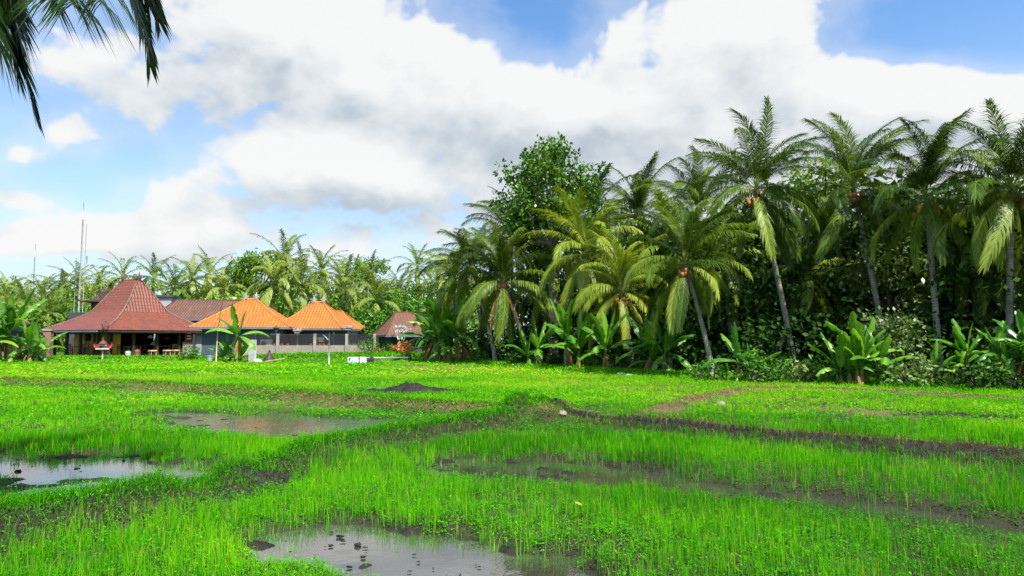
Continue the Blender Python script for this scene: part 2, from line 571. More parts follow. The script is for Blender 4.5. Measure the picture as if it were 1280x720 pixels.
def height(x, y):
    x, y = np.asarray(x, float), np.asarray(y, float)
    wob = wobble(x, y)
    ab, c = sdAB(x, y) + wob, sdC(x, y) + wob
    # above AB: F1 (below C and left) or F3
    z3 = sstep(-0.25, 0.2, c)
    right = sstep(0.3, 1.4, x)
    zu = Z1 + (Z3 - Z1) * np.maximum(z3, right)
    z = Z2 + (zu - Z2) * sstep(-0.06, 0.05, ab)
    dA, dB = poly_dist(x, y, lineA) + wob * 0.4, poly_dist(x, y, lineB) + wob * 0.4
    dC_, dD = poly_dist(x, y, lineC) + wob * 0.5, poly_dist(x, y, lineD) + wob * 0.5
    dE = poly_dist(x, y, lineE) + wob * 0.5
    z = z + 0.20 * sstep(0.6, 0.18, dA) * (0.65 + 0.35 * sstep(-0.22, -0.02, ab)) + 0.07 * sstep(0.30, 0.12, dB) + 0.17 * sstep(0.5, 0.15, dC_) + 0.07 * sstep(0.8, 0.2, dD) + 0.05 * sstep(0.9, 0.2, dE)
    # bank in front of the houses and the wood
    yb = np.interp(x, edge_x, edge_y, left=49.0)
    yb = np.where(x < edge_x[0], 49.0 + np.clip(edge_x[0] - x, 0, 10) * 0.1, yb)
    z = z + (0.06 + 0.16 * sstep(-2, -8, x)) * sstep(-2.0, 1.5, y - yb) + 0.28 * sstep(-2.0, 1.0, y - yb) * sstep(-20.5, -18.5, x) * sstep(-4.0, -7.0, x)
    fade = sstep(120, 60, y) * sstep(90, 50, np.abs(x))
    pm = puddle_mask(x, y)
    z = z + lumps(x, y) * fade * (1 - 0.3 * pm)
    silt = (fbm(x * 2.6, y * 4.2, 121, 4) - 0.55) * 0.62
    return z - 0.15 * pm + np.clip(silt, -0.03, 0.12) * pm


def hz(x, y):
    return float(height(np.array([x]), np.array([y]))[0])


def axis(lo, hi, step, far, side):
    a = list(np.arange(lo, hi + 1e-6, step))
    s, v = step, hi
    up = []
    while v < far:
        s *= 1.22
        v += s
        up.append(v)
    s, v = step, lo
    dn = []
    while v > -side:
        s *= 1.22
        v -= s
        dn.append(v)
    return np.array(dn[::-1] + a + up)


xs = axis(-17.0, 15.0, 0.10, 2600, 2600)
ys = np.concatenate([axis(1.5, 24.0, 0.085, 24.0, 300), ])
yy = list(ys)
s = 0.085
while yy[-1] < 2800:
    s *= 1.035 if yy[-1] < 75 else 1.2
    yy.append(yy[-1] + s)
ys = np.array(yy)
X, Y = np.meshgrid(xs, ys)
x, y = X.ravel(), Y.ravel()
z = height(x, y)
nx, ny = len(xs), len(ys)
idx = np.arange(nx * ny).reshape(ny, nx)
q = np.stack([idx[:-1, :-1], idx[:-1, 1:], idx[1:, 1:], idx[1:, :-1]], -1).reshape(-1, 4)

# what covers the soil: R dry straw and bare bund, G wet mud and darkened bund faces, B green cover
dB = poly_dist(x, y, lineB)
dAll = np.minimum.reduce([poly_dist(x, y, lineC) * 2.2, poly_dist(x, y, lineD), poly_dist(x, y, lineE)])
n1 = fbm(x * 1.5, y * 1.5, 77, 4)


def dry_patch(x, y):
    n = fbm(x * 0.25, y * 0.25, 91, 4)
    n2 = fbm(x * 1.2, y * 1.2, 92, 3)
    a = sstep(2.6, 0.6, poly_dist(x, y, gl([(480, 459), (560, 459), (680, 461)], Z3)) + (n - 0.5) * 5)
    b = sstep(0.9, 0.2, poly_dist(x, y, gl([(985, 510), (1060, 513), (1130, 520)], Z3)) + (n2 - 0.5) * 2.2) * 0.7
    c = sstep(0.52, 0.70, fbm(x * 0.22, y * 0.5, 93, 4)) * (y > 16) * 0.6
    return np.maximum.reduce([a, b, c])


sAB = sdAB(x, y) + wobble(x, y)
dA_ = poly_dist(x, y, lineA)
dry = np.maximum.reduce([sstep(0.34, 0.22, sAB) * sstep(0.06, 0.12, sAB) * (x > 0.7), sstep(0.75, 0.2, dAll) * 0.9, dry_patch(x, y)]) * (0.5 + n1)
face = sstep(-0.32, -0.2, sAB) * sstep(0.11, 0.06, sAB)  # bund faces: dark soil, with the shade under the overhang painted in
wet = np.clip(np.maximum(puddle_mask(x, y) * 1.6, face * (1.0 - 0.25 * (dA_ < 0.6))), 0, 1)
green = sstep(0.35, 0.65, n1) * 0.35 + 0.55 * sstep(10, 30, y)
green[y > 60] = 0.9
me = bpy.data.meshes.new('ground')
me.vertices.add(nx * ny)
me.vertices.foreach_set('co', np.stack([x, y, z], -1).astype(np.float32).ravel())
me.loops.add(len(q) * 4)
me.loops.foreach_set('vertex_index', q.ravel().astype(np.int32))
me.polygons.add(len(q))
me.polygons.foreach_set('loop_start', (np.arange(len(q)) * 4).astype(np.int32))
me.polygons.foreach_set('use_smooth', np.ones(len(q), bool))
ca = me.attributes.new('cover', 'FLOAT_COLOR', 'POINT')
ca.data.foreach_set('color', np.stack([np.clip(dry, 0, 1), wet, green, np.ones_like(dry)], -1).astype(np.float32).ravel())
me.update(calc_edges=True)

m, nt, out = new_mat('paddy_soil')
at = nd(nt, 'Attribute', attribute_name='cover')
sp = nd(nt, 'SeparateColor')
nt.links.new(at.outputs['Color'], sp.inputs[0])
tcn = nd(nt, 'TexCoord')
nA = noise(nt, 2.2, 6, rough=0.6)
nB = noise(nt, 14.0, 5, rough=0.65)
soil = ramp(nt, nA, [(0.3, (0.018, 0.015, 0.009)), (0.7, (0.048, 0.038, 0.023))])
grn = ramp(nt, nB, [(0.3, (0.012, 0.05, 0.002)), (0.6, (0.035, 0.14, 0.004)), (0.8, (0.09, 0.19, 0.012))])
c = mixc(nt, sp.outputs[2], soil, grn)
strw = ramp(nt, nB, [(0.25, (0.05, 0.036, 0.018)), (0.55, (0.13, 0.098, 0.045)), (0.85, (0.26, 0.20, 0.09))])
c = mixc(nt, sp.outputs[0], c, strw)
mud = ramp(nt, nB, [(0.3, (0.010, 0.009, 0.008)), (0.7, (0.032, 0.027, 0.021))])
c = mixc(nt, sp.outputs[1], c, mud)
b = nd(nt, 'BsdfPrincipled')
nt.links.new(c, b.inputs['Base Color'])
b.inputs['Specular IOR Level'].default_value = 0.12
r_ = mth(nt, 'SUBTRACT', 0.9, mth(nt, 'MULTIPLY', sp.outputs[1], 0.45))
nt.links.new(r_, b.inputs['Roughness'])
bp = nd(nt, 'Bump')
bp.inputs['Strength'].default_value = 0.6
bp.inputs['Distance'].default_value = 0.04
nt.links.new(nB, bp.inputs['Height'])
nt.links.new(bp.outputs[0], b.inputs['Normal'])
nt.links.new(b.outputs[0], out.inputs[0])
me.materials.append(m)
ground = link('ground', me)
tag(ground, 'flat paddy soil and grassy ground under the fields, raised into low earth bunds', 'ground', kind='structure')

# ---- standing water
m, nt, out = new_mat('muddy_water')
b = nd(nt, 'BsdfPrincipled')
n_ = noise(nt, 1.3, 4)
nt.links.new(ramp(nt, n_, [(0.3, (0.022, 0.020, 0.016)), (0.7, (0.05, 0.045, 0.036))]), b.inputs['Base Color'])
b.inputs['Roughness'].default_value = 0.035
b.inputs['IOR'].default_value = 2.5
b.inputs['Specular IOR Level'].default_value = 0.9
bp = nd(nt, 'Bump')
bp.inputs['Strength'].default_value = 0.10
bp.inputs['Distance'].default_value = 0.02
nt.links.new(noise(nt, 7.0, 3), bp.inputs['Height'])
nt.links.new(bp.outputs[0], b.inputs['Normal'])
nt.links.new(b.outputs[0], out.inputs[0])
M['water'] = m
m2 = m.copy()
m2.name = 'rippled_water'
for n_ in m2.node_tree.nodes:
    if n_.bl_idname == 'ShaderNodeBump':
        n_.inputs['Strength'].default_value = 0.5
M['water_rippled'] = m2
WATER_LABEL = [
    'wide shallow puddle mirroring pale sky, in the left paddy beyond the diagonal bund',
    'narrow bright puddle broken by rice blades, in the middle of the left paddy',
    'smallest dark wet spot beside the narrow puddle of the left paddy',
    'nearest muddy puddle with dark silt islands at the bottom of the photo',
    'dark puddle reflecting the trees in the front right paddy',
    'long muddy water channel running across the front right paddy',
    'thin pale wet strip in the far right paddy below the wood',
]
for pk, ((f, line, hw, dip), lb) in enumerate(zip(PUD, WATER_LABEL)):
    px = [p[0] for p in line]
    py = [p[1] for p in line]
    zl = WL[f] - 0.004 * pk + (0.026 if pk == 1 else 0.0)
    r = hw * 1.7
    st = 0.12
    gx_ = np.arange(min(p[0] for p in line) - r, max(p[0] for p in line) + r, st)
    gy_ = np.arange(min(p[1] for p in line) - r, max(p[1] for p in line) + r, st)
    GX, GY = np.meshgrid(gx_, gy_)
    side_ = sdAB(GX, GY) + wobble(GX, GY)
    keep_ = (poly_dist(GX, GY, line) < r) & ((side_ > 0.1) if f != 'F2' else (side_ < -0.15)) & (height(GX, GY) < zl + 0.1)
    mb = MB()
    idn = {}
    for j in range(len(gy_) - 1):
        for i in range(len(gx_) - 1):
            if keep_[j, i] or keep_[j + 1, i] or keep_[j, i + 1] or keep_[j + 1, i + 1]:
                q4 = []
                for (jj, ii) in ((j, i), (j, i + 1), (j + 1, i + 1), (j + 1, i)):
                    if (jj, ii) not in idn:
                        idn[(jj, ii)] = len(mb.v)
                        mb.v.append((gx_[ii], gy_[jj], zl))
                    q4.append(idn[(jj, ii)])
                mb.f.append(tuple(q4))
                mb.uv.append([(0, 0)] * 4)
                mb.sm.append(True)
    o = mb.build('puddle', M['water_rippled' if pk in (1, 2, 6) else 'water'])
    tag(o, lb, 'puddle', 'puddles standing in the paddies', 'structure')

# ------------------------------------------------------------------ grass, rice and weeds
rg = np.random.default_rng(11)


def sample(n, d0, d1, amax=1.0, power=1.0):
    """points between distances d0 and d1; power 1 = even per square metre, lower = denser near"""
    u = rg.random(n)
    e = power + 1
    d = (d0 ** e + u * (d1 ** e - d0 ** e)) ** (1 / e)
    a = rg.uniform(-amax, amax, n)
    return a * d, d


def blades(px, py, pz, h, w, lean, tone, name, mat, label, cat, curve=0.5):
    n = len(px)
    th = rg.uniform(0, 2 * PI, n)
    wd = np.stack([np.cos(th), np.sin(th), np.zeros(n)], -1) * (w / 2)[:, None]
    la = rg.uniform(0, 2 * PI, n)
    ld = np.stack([np.cos(la), np.sin(la)], -1) * (lean * h)[:, None]
    base = np.stack([px, py, pz - 0.02], -1)
    mid = base + np.concatenate([ld * 0.35 * (1 - curve * 0.4), (h * 0.58)[:, None]], 1)
    tip = base + np.concatenate([ld, (h * (1 - 0.35 * np.minimum(lean, 1.2)))[:, None]], 1)
    V = np.empty((n, 5, 3))
    V[:, 0], V[:, 1] = base - wd, base + wd
    V[:, 2], V[:, 3] = mid + wd * 0.8, mid - wd * 0.8
    V[:, 4] = tip
    i = np.arange(n)[:, None] * 5
    q = i + np.array([0, 1, 2, 3])
    t = i + np.array([3, 2, 4])
    T = np.repeat(tone[:, None], 5, 1) + np.array([-0.12, -0.12, 0, 0, 0.12])
    me = np_mesh(name, V.reshape(-1, 3), q, t, mat, T.ravel())
    return tag(link(name, me), label, cat, kind='stuff')


def leaves(px, py, pz, size, tone, name, mat, label, cat, up=0.35, asp=0.5):
    """low broad leaves, each a folded diamond held out from its plant"""
    n = len(px)
    az = rg.uniform(0, 2 * PI, n)
    el = rg.uniform(-0.1, 0.9, n) * up * 2
    d = np.stack([np.cos(az) * np.cos(el), np.sin(az) * np.cos(el), np.sin(el)], -1) * size[:, None]
    s = np.stack([-np.sin(az), np.cos(az), rg.uniform(-.4, .4, n)], -1) * (size * asp / 2)[:, None]
    b = np.stack([px, py, pz], -1)
    V = np.empty((n, 4, 3))
    V[:, 0], V[:, 2] = b, b + d
    V[:, 1], V[:, 3] = b + d * .5 + s, b + d * .5 - s
    V[:, 1, 2] += size * 0.08
    V[:, 3, 2] += size * 0.08
    i = np.arange(n)[:, None] * 4
    t = np.concatenate([i + np.array([0, 1, 2]), i + np.array([0, 2, 3])])
    me = np_mesh(name, V.reshape(-1, 3), None, t, mat, np.repeat(tone, 4))
    return tag(link(name, me), label, cat, kind='stuff')


mound_c = G(513, 489, Z3)


def far_y(x):
    e = np.interp(x, edge_x, edge_y)
    return np.where(x < edge_x[0], 49.0 + np.clip(edge_x[0] - x, 0, 10) * 0.1, e)


def thin_keep(x, y):
    """share of seedlings that grow at a spot"""
    pm = puddle_mask(x, y)
    k = sstep(0.38, 0.60, fbm(x * 0.55, y * 0.55, 41, 4)) * 0.6 + 0.4
    soft = np.minimum.reduce([poly_dist(x, y, PUD[j][1]) for j in (1, 4, 5)]) < 1.8
    k = k * (1 - np.where(soft, 0.66, 0.84) * sstep(0.25, 0.6, pm))
    k = k * (1 - 0.85 * sstep(0.45, 0.2, poly_dist(x, y, lineB)))
    sB = sdAB(x, y)
    k = k * (1 - 0.7 * sstep(-1.0, -0.6, sB) * sstep(0.0, -0.3, sB) * (x > 0.5))
    for l, w in ((lineA, 0.4), (lineC, 0.3), (lineD, 0.6), (lineE, 0.6)):
        k = k * (1 - 0.9 * sstep(w, w * 0.5, poly_dist(x, y, l)))
    k = k * (1 - 0.75 * np.clip(dry_patch(x, y), 0, 1))
    md = np.hypot((x - mound_c[0]) / 1.75, (y - mound_c[1] + 0.15) / 0.85)
    k = np.where(md < 1.0, 0, k)
    return np.where(y > far_y(x) - 0.8, 0, k)


def tone_field(x, y):
    """yellower far terrace, deeper green near, in drifts"""
    t = 0.31 + 0.42 * sstep(7, 28, y) + (fbm(x * 0.22, y * 0.3, 61, 4) - 0.5) * 0.75 + (fbm(x * 0.9, y * 1.1, 62, 3) - 0.5) * 0.5
    ab = sdAB(x, y)
    t = t + 0.10 * sstep(0, 2, ab) * (x > 0.9)
    dk = sstep(1.6, 0.4, poly_dist(x, y, gl([(262, 484), (330, 487)], Z3)))
    return t - 0.5 * dk


def tufts(n, d0, d1, per, spread, hmin, hmax, wk, power, name, label):
    x, y = sample(n, d0, d1, 1.0, power)
    k = thin_keep(x, y)
    keep = rg.random(n) < k
    x, y = x[keep], y[keep]
    hh = rg.uniform(hmin, hmax, len(x)) * (0.75 + 0.5 * fbm(x * 0.4, y * 0.4, 71, 3))
    x, y, hh = (np.repeat(a, per) for a in (x, y, hh))
    x = x + rg.normal(0, spread, len(x))
    y = y + rg.normal(0, spread, len(x))
    d = np.hypot(x, y)
    w = np.maximum(0.0042, d * wk) * rg.uniform(0.7, 1.2, len(x))
    h = hh * rg.uniform(0.6, 1.1, len(x))
    sc_ = sdC(x, y)
    h = h * (1 - 0.45 * sstep(-2.2, -0.9, sc_) * sstep(0.2, -0.2, sc_))
    s_ = 1 + 0.55 / np.maximum(d, 1)
    h = h * (1 - 0.6 * np.clip(puddle_mask(x * s_, y * s_) * 1.5, 0, 1))
    tone = tone_field(x, y) + rg.normal(0, 0.13, len(x))
    tone = np.where(rg.random(len(x)) < 0.05, 1.0, tone - 0.01)
    return blades(x, y, height(x, y), h, w, np.abs(rg.normal(0.12, 0.14, len(x))), tone, name, M['rice'], label, 'rice')


tufts(26000, 3.2, 12.0, 7, 0.03, 0.12, 0.29, 0.00055, 0.9, 'rice_seedlings', 'thin upright rice seedlings nearest the camera, either side of the diagonal bund')
tufts(52000, 12.0, 30.0, 6, 0.035, 0.09, 0.18, 0.0006, 0.8, 'rice_seedlings', 'bright green young rice covering the middle terraces around the bund junction')
tufts(42000, 30.0, 62.0, 5, 0.07, 0.09, 0.17, 0.0007, 0.7, 'rice_seedlings', 'yellow green carpet of young rice on the far terrace before the houses')


def weeds(n, d0, d1, per, spread, smin, smax, hgt, power, name, label):
    x, y = sample(n, d0, d1, 1.0, power)
    pm = puddle_mask(x, y)
    k = 0.25 + 0.75 * sstep(0.36, 0.58, fbm(x * 0.5 + 9, y * 0.5, 81, 4))
    k = k * (1 - 0.97 * sstep(0.2, 0.5, pm))
    bank = np.maximum(sstep(0.75, 0.3, poly_dist(x, y, lineA)), sstep(0.6, 0.3, poly_dist(x, y, lineC)) * 0.7)
    k = np.maximum(k, bank)
    sA = sdAB(x, y)
    faceA = sstep(-0.42, -0.3, sA) * sstep(-0.02, -0.12, sA) * (x < 0.9)
    k = k * (1 - 0.75 * faceA)
    k = k * (1 - 0.9 * sstep(0.45, 0.25, poly_dist(x, y, lineB)))
    k = k * (1 - 0.8 * sstep(0.6, 0.3, np.minimum(poly_dist(x, y, lineD), poly_dist(x, y, lineE))))
    k = k * (1 - 0.75 * np.clip(dry_patch(x, y), 0, 1))
    md = np.hypot((x - mound_c[0]) / 1.75, (y - mound_c[1] + 0.15) / 0.85)
    k = np.where((md < 1.05) | (y > far_y(x) + 1.0), 0, k)
    keep = rg.random(n) < k
    x, y, bank = x[keep], y[keep], bank[keep]
    ph = hgt * rg.uniform(0.35, 1.0, len(x)) * (1 + 0.8 * bank)
    x, y, ph = (np.repeat(a, per) for a in (x, y, ph))
    x = x + rg.normal(0, spread, len(x))
    y = y + rg.normal(0, spread, len(x))
    size = rg.uniform(smin, smax, len(x))
    tone = tone_field(x, y) - 0.08 + rg.normal(0, 0.16, len(x))
    return leaves(x, y, height(x, y) + ph * rg.random(len(x)), size, tone, name, M['weed'], label, 'weeds')


weeds(27000, 3.0, 12.0, 12, 0.05, 0.013, 0.038, 0.10, 0.9, 'weed_cover', 'low broad leaved weeds nearest the camera, thick on the diagonal bund')
weeds(36000, 12.0, 30.0, 7, 0.07, 0.04, 0.085, 0.08, 0.8, 'weed_cover', 'low leafy weeds filling the middle terraces among the rice')
weeds(30000, 30.0, 62.0, 6, 0.14, 0.10, 0.20, 0.09, 0.6, 'weed_cover', 'low weeds between rice rows of the far terrace')


def strip_blades(line, n, off, hw, hmin, hmax, name, mat, label, cat, t0, wk=0.0006, lean=0.6, sidebias=0.0):
    L_ = [Vector((p[0], p[1], 0)) for p in line]
    seg = np.array([(b - a).length for a, b in zip(L_[:-1], L_[1:])])
    mid = np.array([((a + b) / 2).length for a, b in zip(L_[:-1], L_[1:])])
    pr = seg / np.maximum(mid, 4) ** 0.7
    k = rg.choice(len(seg), n, p=pr / pr.sum())
    t = rg.random(n)
    A_ = np.array([p[:2] for p in L_])
    p = A_[k] * (1 - t)[:, None] + A_[k + 1] * t[:, None]
    dv = (A_[k + 1] - A_[k]) / seg[k][:, None]
    nrm = np.stack([-dv[:, 1], dv[:, 0]], -1)
    p = p + nrm * (off + rg.normal(0, hw, n))[:, None]
    ok = (np.hypot(p[:, 0], p[:, 1]) > 2.5) & (p[:, 1] > 1.0)
    p = p[ok]
    x, y = p[:, 0], p[:, 1]
    d = np.hypot(x, y)
    h = rg.uniform(hmin, hmax, len(x))
    w = np.maximum(0.004, d * wk) * rg.uniform(0.7, 1.2, len(x))
    tone = t0 + rg.normal(0, 0.22, len(x))
    return blades(x, y, height(x, y), h, w, np.abs(rg.normal(lean, 0.3, len(x))), tone, name, mat, label, cat)


strip_blades(lineA[1:], 24000, 0.17, 0.17, 0.07, 0.20, 'bund_grass', M['weed'], 'rough grass matted over the diagonal bund', 'grass', 0.35)
strip_blades(lineA[1:], 1800, -0.2, 0.07, 0.06, 0.2, 'dead_grass', M['straw'], 'dead brown grass on the shaded flank of the diagonal bund', 'grass', 0.1, lean=1.2)
strip_blades(lineC[1:], 9000, 0.12, 0.2, 0.06, 0.16, 'bund_grass', M['weed'], 'short grass along the long bund crossing the left of the field', 'grass', 0.5)
strip_blades(lineC[1:], 5500, 0.0, 0.10, 0.05, 0.14, 'dead_grass', M['straw'], 'dry straw on the long bund crossing the left of the field', 'grass', 0.5, lean=1.0)
strip_blades(lineB, 7000, 0.05, 0.16, 0.05, 0.16, 'dead_grass', M['straw'], 'brown dead grass along the bare bund on the right', 'grass', 0.35, lean=1.1)
strip_blades(lineB, 3000, 0.2, 0.2, 0.07, 0.18, 'bund_grass', M['weed'], 'sparse green grass behind the bare bund on the right', 'grass', 0.5)
strip_blades(lineB, 3800, -0.16, 0.10, 0.06, 0.2, 'bund_grass', M['weed'], 'green tufts hanging over the dark face of the bare bund on the right', 'grass', 0.3, lean=0.9)
strip_blades(lineD, 5000, 0.0, 0.25, 0.05, 0.14, 'dead_grass', M['straw'], 'pale straw on the path bund at the foot of the wood', 'grass', 0.55, lean=1.0)
bank_line = [(-55.0, 52.0), (-25.0, 50.5), (-9.0, 49.5)] + [(a + 0.1, b + 0.1) for a, b in EDGE[::-1]]
strip_blades(bank_line, 42000, 0.6, 0.8, 0.10, 0.27, 'bank_grass', M['weed'], 'taller green grass on the bank under the houses and the wood', 'grass', 0.5, wk=0.0009)
# ------------------------------------------------------------------ palm fronds
def rachis_pts(e0, bend, L, n=14, side=0.0):
    p = np.zeros(3)
    pts = [p.copy()]
    for i in range(n):
        s = (i + 0.5) / n
        a = e0 - bend * s ** 1.35
        a = max(a, -1.48)
        y = side * s
        dv = np.array([math.cos(a) * math.cos(y), math.cos(a) * math.sin(y), math.sin(a)])
        p = p + dv * L / n
        pts.append(p.copy())
    return np.array(pts)


def frond_arrays(pts, rng, m=72, lmax=0.85, w=0.052, droop=0.75, lift=0.25, s0=0.13, thick=0.03, tone0=0.5, sides=(1, -1), fwd=(0.55, 1.15), gaps=0.05, tipk=0.0):
    """V, quads, tris, tone of one feather leaf along the given stalk points"""
    n = len(pts) - 1
    seg = np.linalg.norm(np.diff(pts, axis=0), axis=1)
    cum = np.concatenate([[0], np.cumsum(seg)]) / seg.sum()
    V, Q, T, C = [], [], [], []
    # stalk: a tapering three sided bar
    up = np.array([0, 0, 1.0])
    for i, p in enumerate(pts):
        t = pts[min(i + 1, n)] - pts[max(i - 1, 0)]
        t /= np.linalg.norm(t)
        sd = np.cross(t, up)
        if np.linalg.norm(sd) < 0.05:
            sd = np.array([0, 1.0, 0])
        sd /= np.linalg.norm(sd)
        nn = np.cross(sd, t)
        r = thick * (1 - 0.85 * cum[i])
        V += [p + sd * r, p - sd * r, p - nn * r * 0.9]
        C += [0.95] * 3
    for i in range(n):
        for k in range(3):
            k2 = (k + 1) % 3
            Q.append((3 * i + k, 3 * i + k2, 3 * i + 3 + k2, 3 * i + 3 + k))
    sd_prev = None
    for side in sides:
        for j in range(m):
            if rng.random() < gaps:
                continue
            s = s0 + (1 - s0) * (j + rng.random() * 0.6) / m
            p = np.array([np.interp(s, cum, pts[:, c]) for c in range(3)])
            q = np.array([np.interp(min(s + 0.03, 1), cum, pts[:, c]) for c in range(3)])
            o = np.array([np.interp(s - 0.03, cum, pts[:, c]) for c in range(3)])
            t = q - o
            t /= np.linalg.norm(t)
            sd = np.cross(t, up)
            if np.linalg.norm(sd) < 0.08:
                sd = sd_prev if sd_prev is not None else np.array([0, 1.0, 0])
            sd = sd / np.linalg.norm(sd)
            sd_prev = sd
            nn = np.cross(sd, t)
            r = (s - s0) / (1 - s0)
            ln = lmax * max(math.sin(PI * (0.16 + 0.72 * r)) ** 0.8, tipk * r) * rng.uniform(0.78, 1.12)
            ph = fwd[0] + (fwd[1] - fwd[0]) * r + rng.uniform(-0.12, 0.12)
            d = side * sd * math.cos(ph) + t * math.sin(ph) + nn * (lift * (1 - 0.7 * r) + rng.uniform(-0.12, 0.12))
            d /= np.linalg.norm(d)
            g = np.array([0, 0, -1.0])
            dr = droop * rng.uniform(0.7, 1.3)
            d1 = d + g * dr * 0.18
            d1 /= np.linalg.norm(d1)
            d2 = d + g * dr * 1.1
            d2 /= np.linalg.norm(d2)
            p1 = p + d1 * ln * 0.45
            p2 = p1 + d2 * ln * 0.55
            wv = t - d * np.dot(t, d)
            wn = np.linalg.norm(wv)
            wv = wv / wn if wn > 0.05 else nn
            wv = wv * w * 0.5 * rng.uniform(0.8, 1.15)
            b = len(V)
            V += [p - wv * 0.6, p + wv * 0.6, p1 + wv, p1 - wv, p2]
            Q.append((b, b + 1, b + 2, b + 3))
            T.append((b + 3, b + 2, b + 4))
            tn = tone0 + rng.uniform(-0.14, 0.14)
            C += [tn, tn, tn, tn, tn + 0.10]
    return np.array(V), np.array(Q), np.array(T).reshape(-1, 3), np.array(C)


def frond_mesh(name, mat, e0, bend, L, seed, **kw):
    rng = random.Random(seed)
    pts = rachis_pts(e0, bend, L, side=rng.uniform(-0.65, 0.65))
    V, Q, T, C = frond_arrays(pts, rng, **kw)
    return np_mesh(name, V, Q, T, mat, C)


# classes of frond by age: spear, young upright ... old hanging
FCL = [(1.42, 0.95, 1.0), (1.24, 1.2, 1.08), (0.95, 1.5, 1.08), (0.55, 1.6, 1.06), (0.15, 1.45, 1.0), (-0.3, 1.15, 0.97), (-0.8, 0.7, 0.95)]
FRL = 4.4


def frond_set(mat, t0=0.42, seeds=4, tag_=''):
    out = []
    for k, (e, b, l) in enumerate(FCL):
        row = []
        for s in range(seeds):
            r = random.Random(k * 10 + s + 5)
            row.append(frond_mesh('palm_frond', mat, e + r.uniform(-.1, .1), b + r.uniform(-.2, .2), FRL * l, k * 31 + s,
                                  droop=0.65 + 0.20 * k + r.uniform(-.15, .2), m=100, w=0.040, lmax=1.0, fwd=(0.6, 1.2), tone0=t0 + 0.03 * k + (0.03 if k > 4 else 0), lift=0.30 - 0.03 * k))
        out.append(row)
    return out


FS = {'green': frond_set(M['frond'], 0.34), 'bright': frond_set(M['frond_bright'], 0.4)}
DEAD = [frond_mesh('dead_palm_frond', M['frond_dead'], -1.0, 0.45, 3.0, 900 + s, m=40, lmax=0.5, w=0.06, droop=1.4, gaps=0.2) for s in range(2)]


def coconuts(name, mat, n, seed, r0=0.42, rr=(0.085, 0.12)):
    rng = random.Random(seed)
    mb = MB()
    for i in range(n):
        a = rng.uniform(0, 2 * PI)
        r = rng.uniform(0.5, 1.0) * r0
        mb.ball((math.cos(a) * r, math.sin(a) * r, -0.2 - rng.uniform(0, 0.55)), rng.uniform(*rr), sz=1.2, n=7, m=5)
    return mb.mesh(name, mat)


NUT_Y = [coconuts('coconut_bunch', M['coconut'], 20, s, 0.42) for s in range(2)]
NUT_D = [coconuts('coconut_bunch', M['coconut_dark'], 16, 10 + s) for s in range(2)]


def trunk_curve(top, lean_pow=1.6, n=9, r0=0.19, r1=0.11):
    """from the origin to top, leaving the ground more steeply bent than it arrives"""
    pts, rad = [], []
    for i in range(n + 1):
        s = i / n
        k = s ** lean_pow * 0.45 + s * 0.55
        pts.append((top[0] * k, top[1] * k, top[2] * s - (0.25 if i == 0 else 0)))
        rad.append((r0 + (r1 - r0) * s ** 0.7) * (1.45 if i == 0 else 1.12 if i == 1 else 1))
    return pts, rad


def palm(base, top, scale, seed, label, kind='green', nf=34, dead=0, nuts=None, group='coconut palms at the front of the wood', r0=0.14, up=1.0, sway=None):
    """base (x, y), top = world point of the crown's heart"""
    rng = random.Random(seed)
    scale *= 0.88
    bz = hz(*base)
    root = empty('coconut_palm', (base[0], base[1], bz), 0, label, 'palm', group)
    tp = Vector(top) - Vector((base[0], base[1], bz))
    pts, rad = trunk_curve(tp, r0=r0, r1=r0 * 0.62)
    MB().tube(pts, rad, 9).build('trunk', M['trunk'], root)
    fs = FS[kind]
    ga = rng.uniform(0, 6)
    for i in range(nf):
        k = (i + 0.5) / nf
        c = next(j for j, q_ in enumerate((0.13, 0.32, 0.47, 0.60, 0.72, 0.86, 1.01)) if k < q_)
        az = ga + i * 2.399 + rng.uniform(-0.25, 0.25)
        me = fs[c][rng.randrange(4)]
        toward = (az - math.atan2(-top[1], -top[0]) + PI) % (2 * PI) - PI
        if nuts and 2 <= c <= 5 and abs(toward) < 0.5:
            az += 0.75 if toward >= 0 else -0.75      # the nut bunch has pushed these apart
        o = link('frond', me, root, tp + Vector((0, 0, 0.15 - 0.25 * k)), (rng.uniform(-.4, .4), rng.uniform(-.12, .12), az), scale / FRL * rng.uniform(0.88, 1.1))
    for i in range(dead):
        o = link('frond', DEAD[i % 2], root, tp + Vector((0, 0, -0.2)), (0, 0, rng.uniform(0, 6.28)), scale / FRL * rng.uniform(0.9, 1.15))
        o['label'] = 'dry orange brown dead frond'
    if nuts:
        link('coconut_bunch', nuts[seed % 2], root, tp + Vector((0, 0, 0.0)), (0, 0, rng.uniform(0, 6)), max(1.0, scale / 3.7))
    return root


def gx(u, d):
    return (u - 640) / F * d


def palm_at(uc, vc, Yc, ub, Yb, L, seed, label, **kw):
    """crown heart at photo spot (uc, vc) and depth Yc; foot at photo column ub and depth Yb"""
    return palm((gx(ub, Yb), Yb), P(uc, vc, Yc), L, seed, label, **kw)


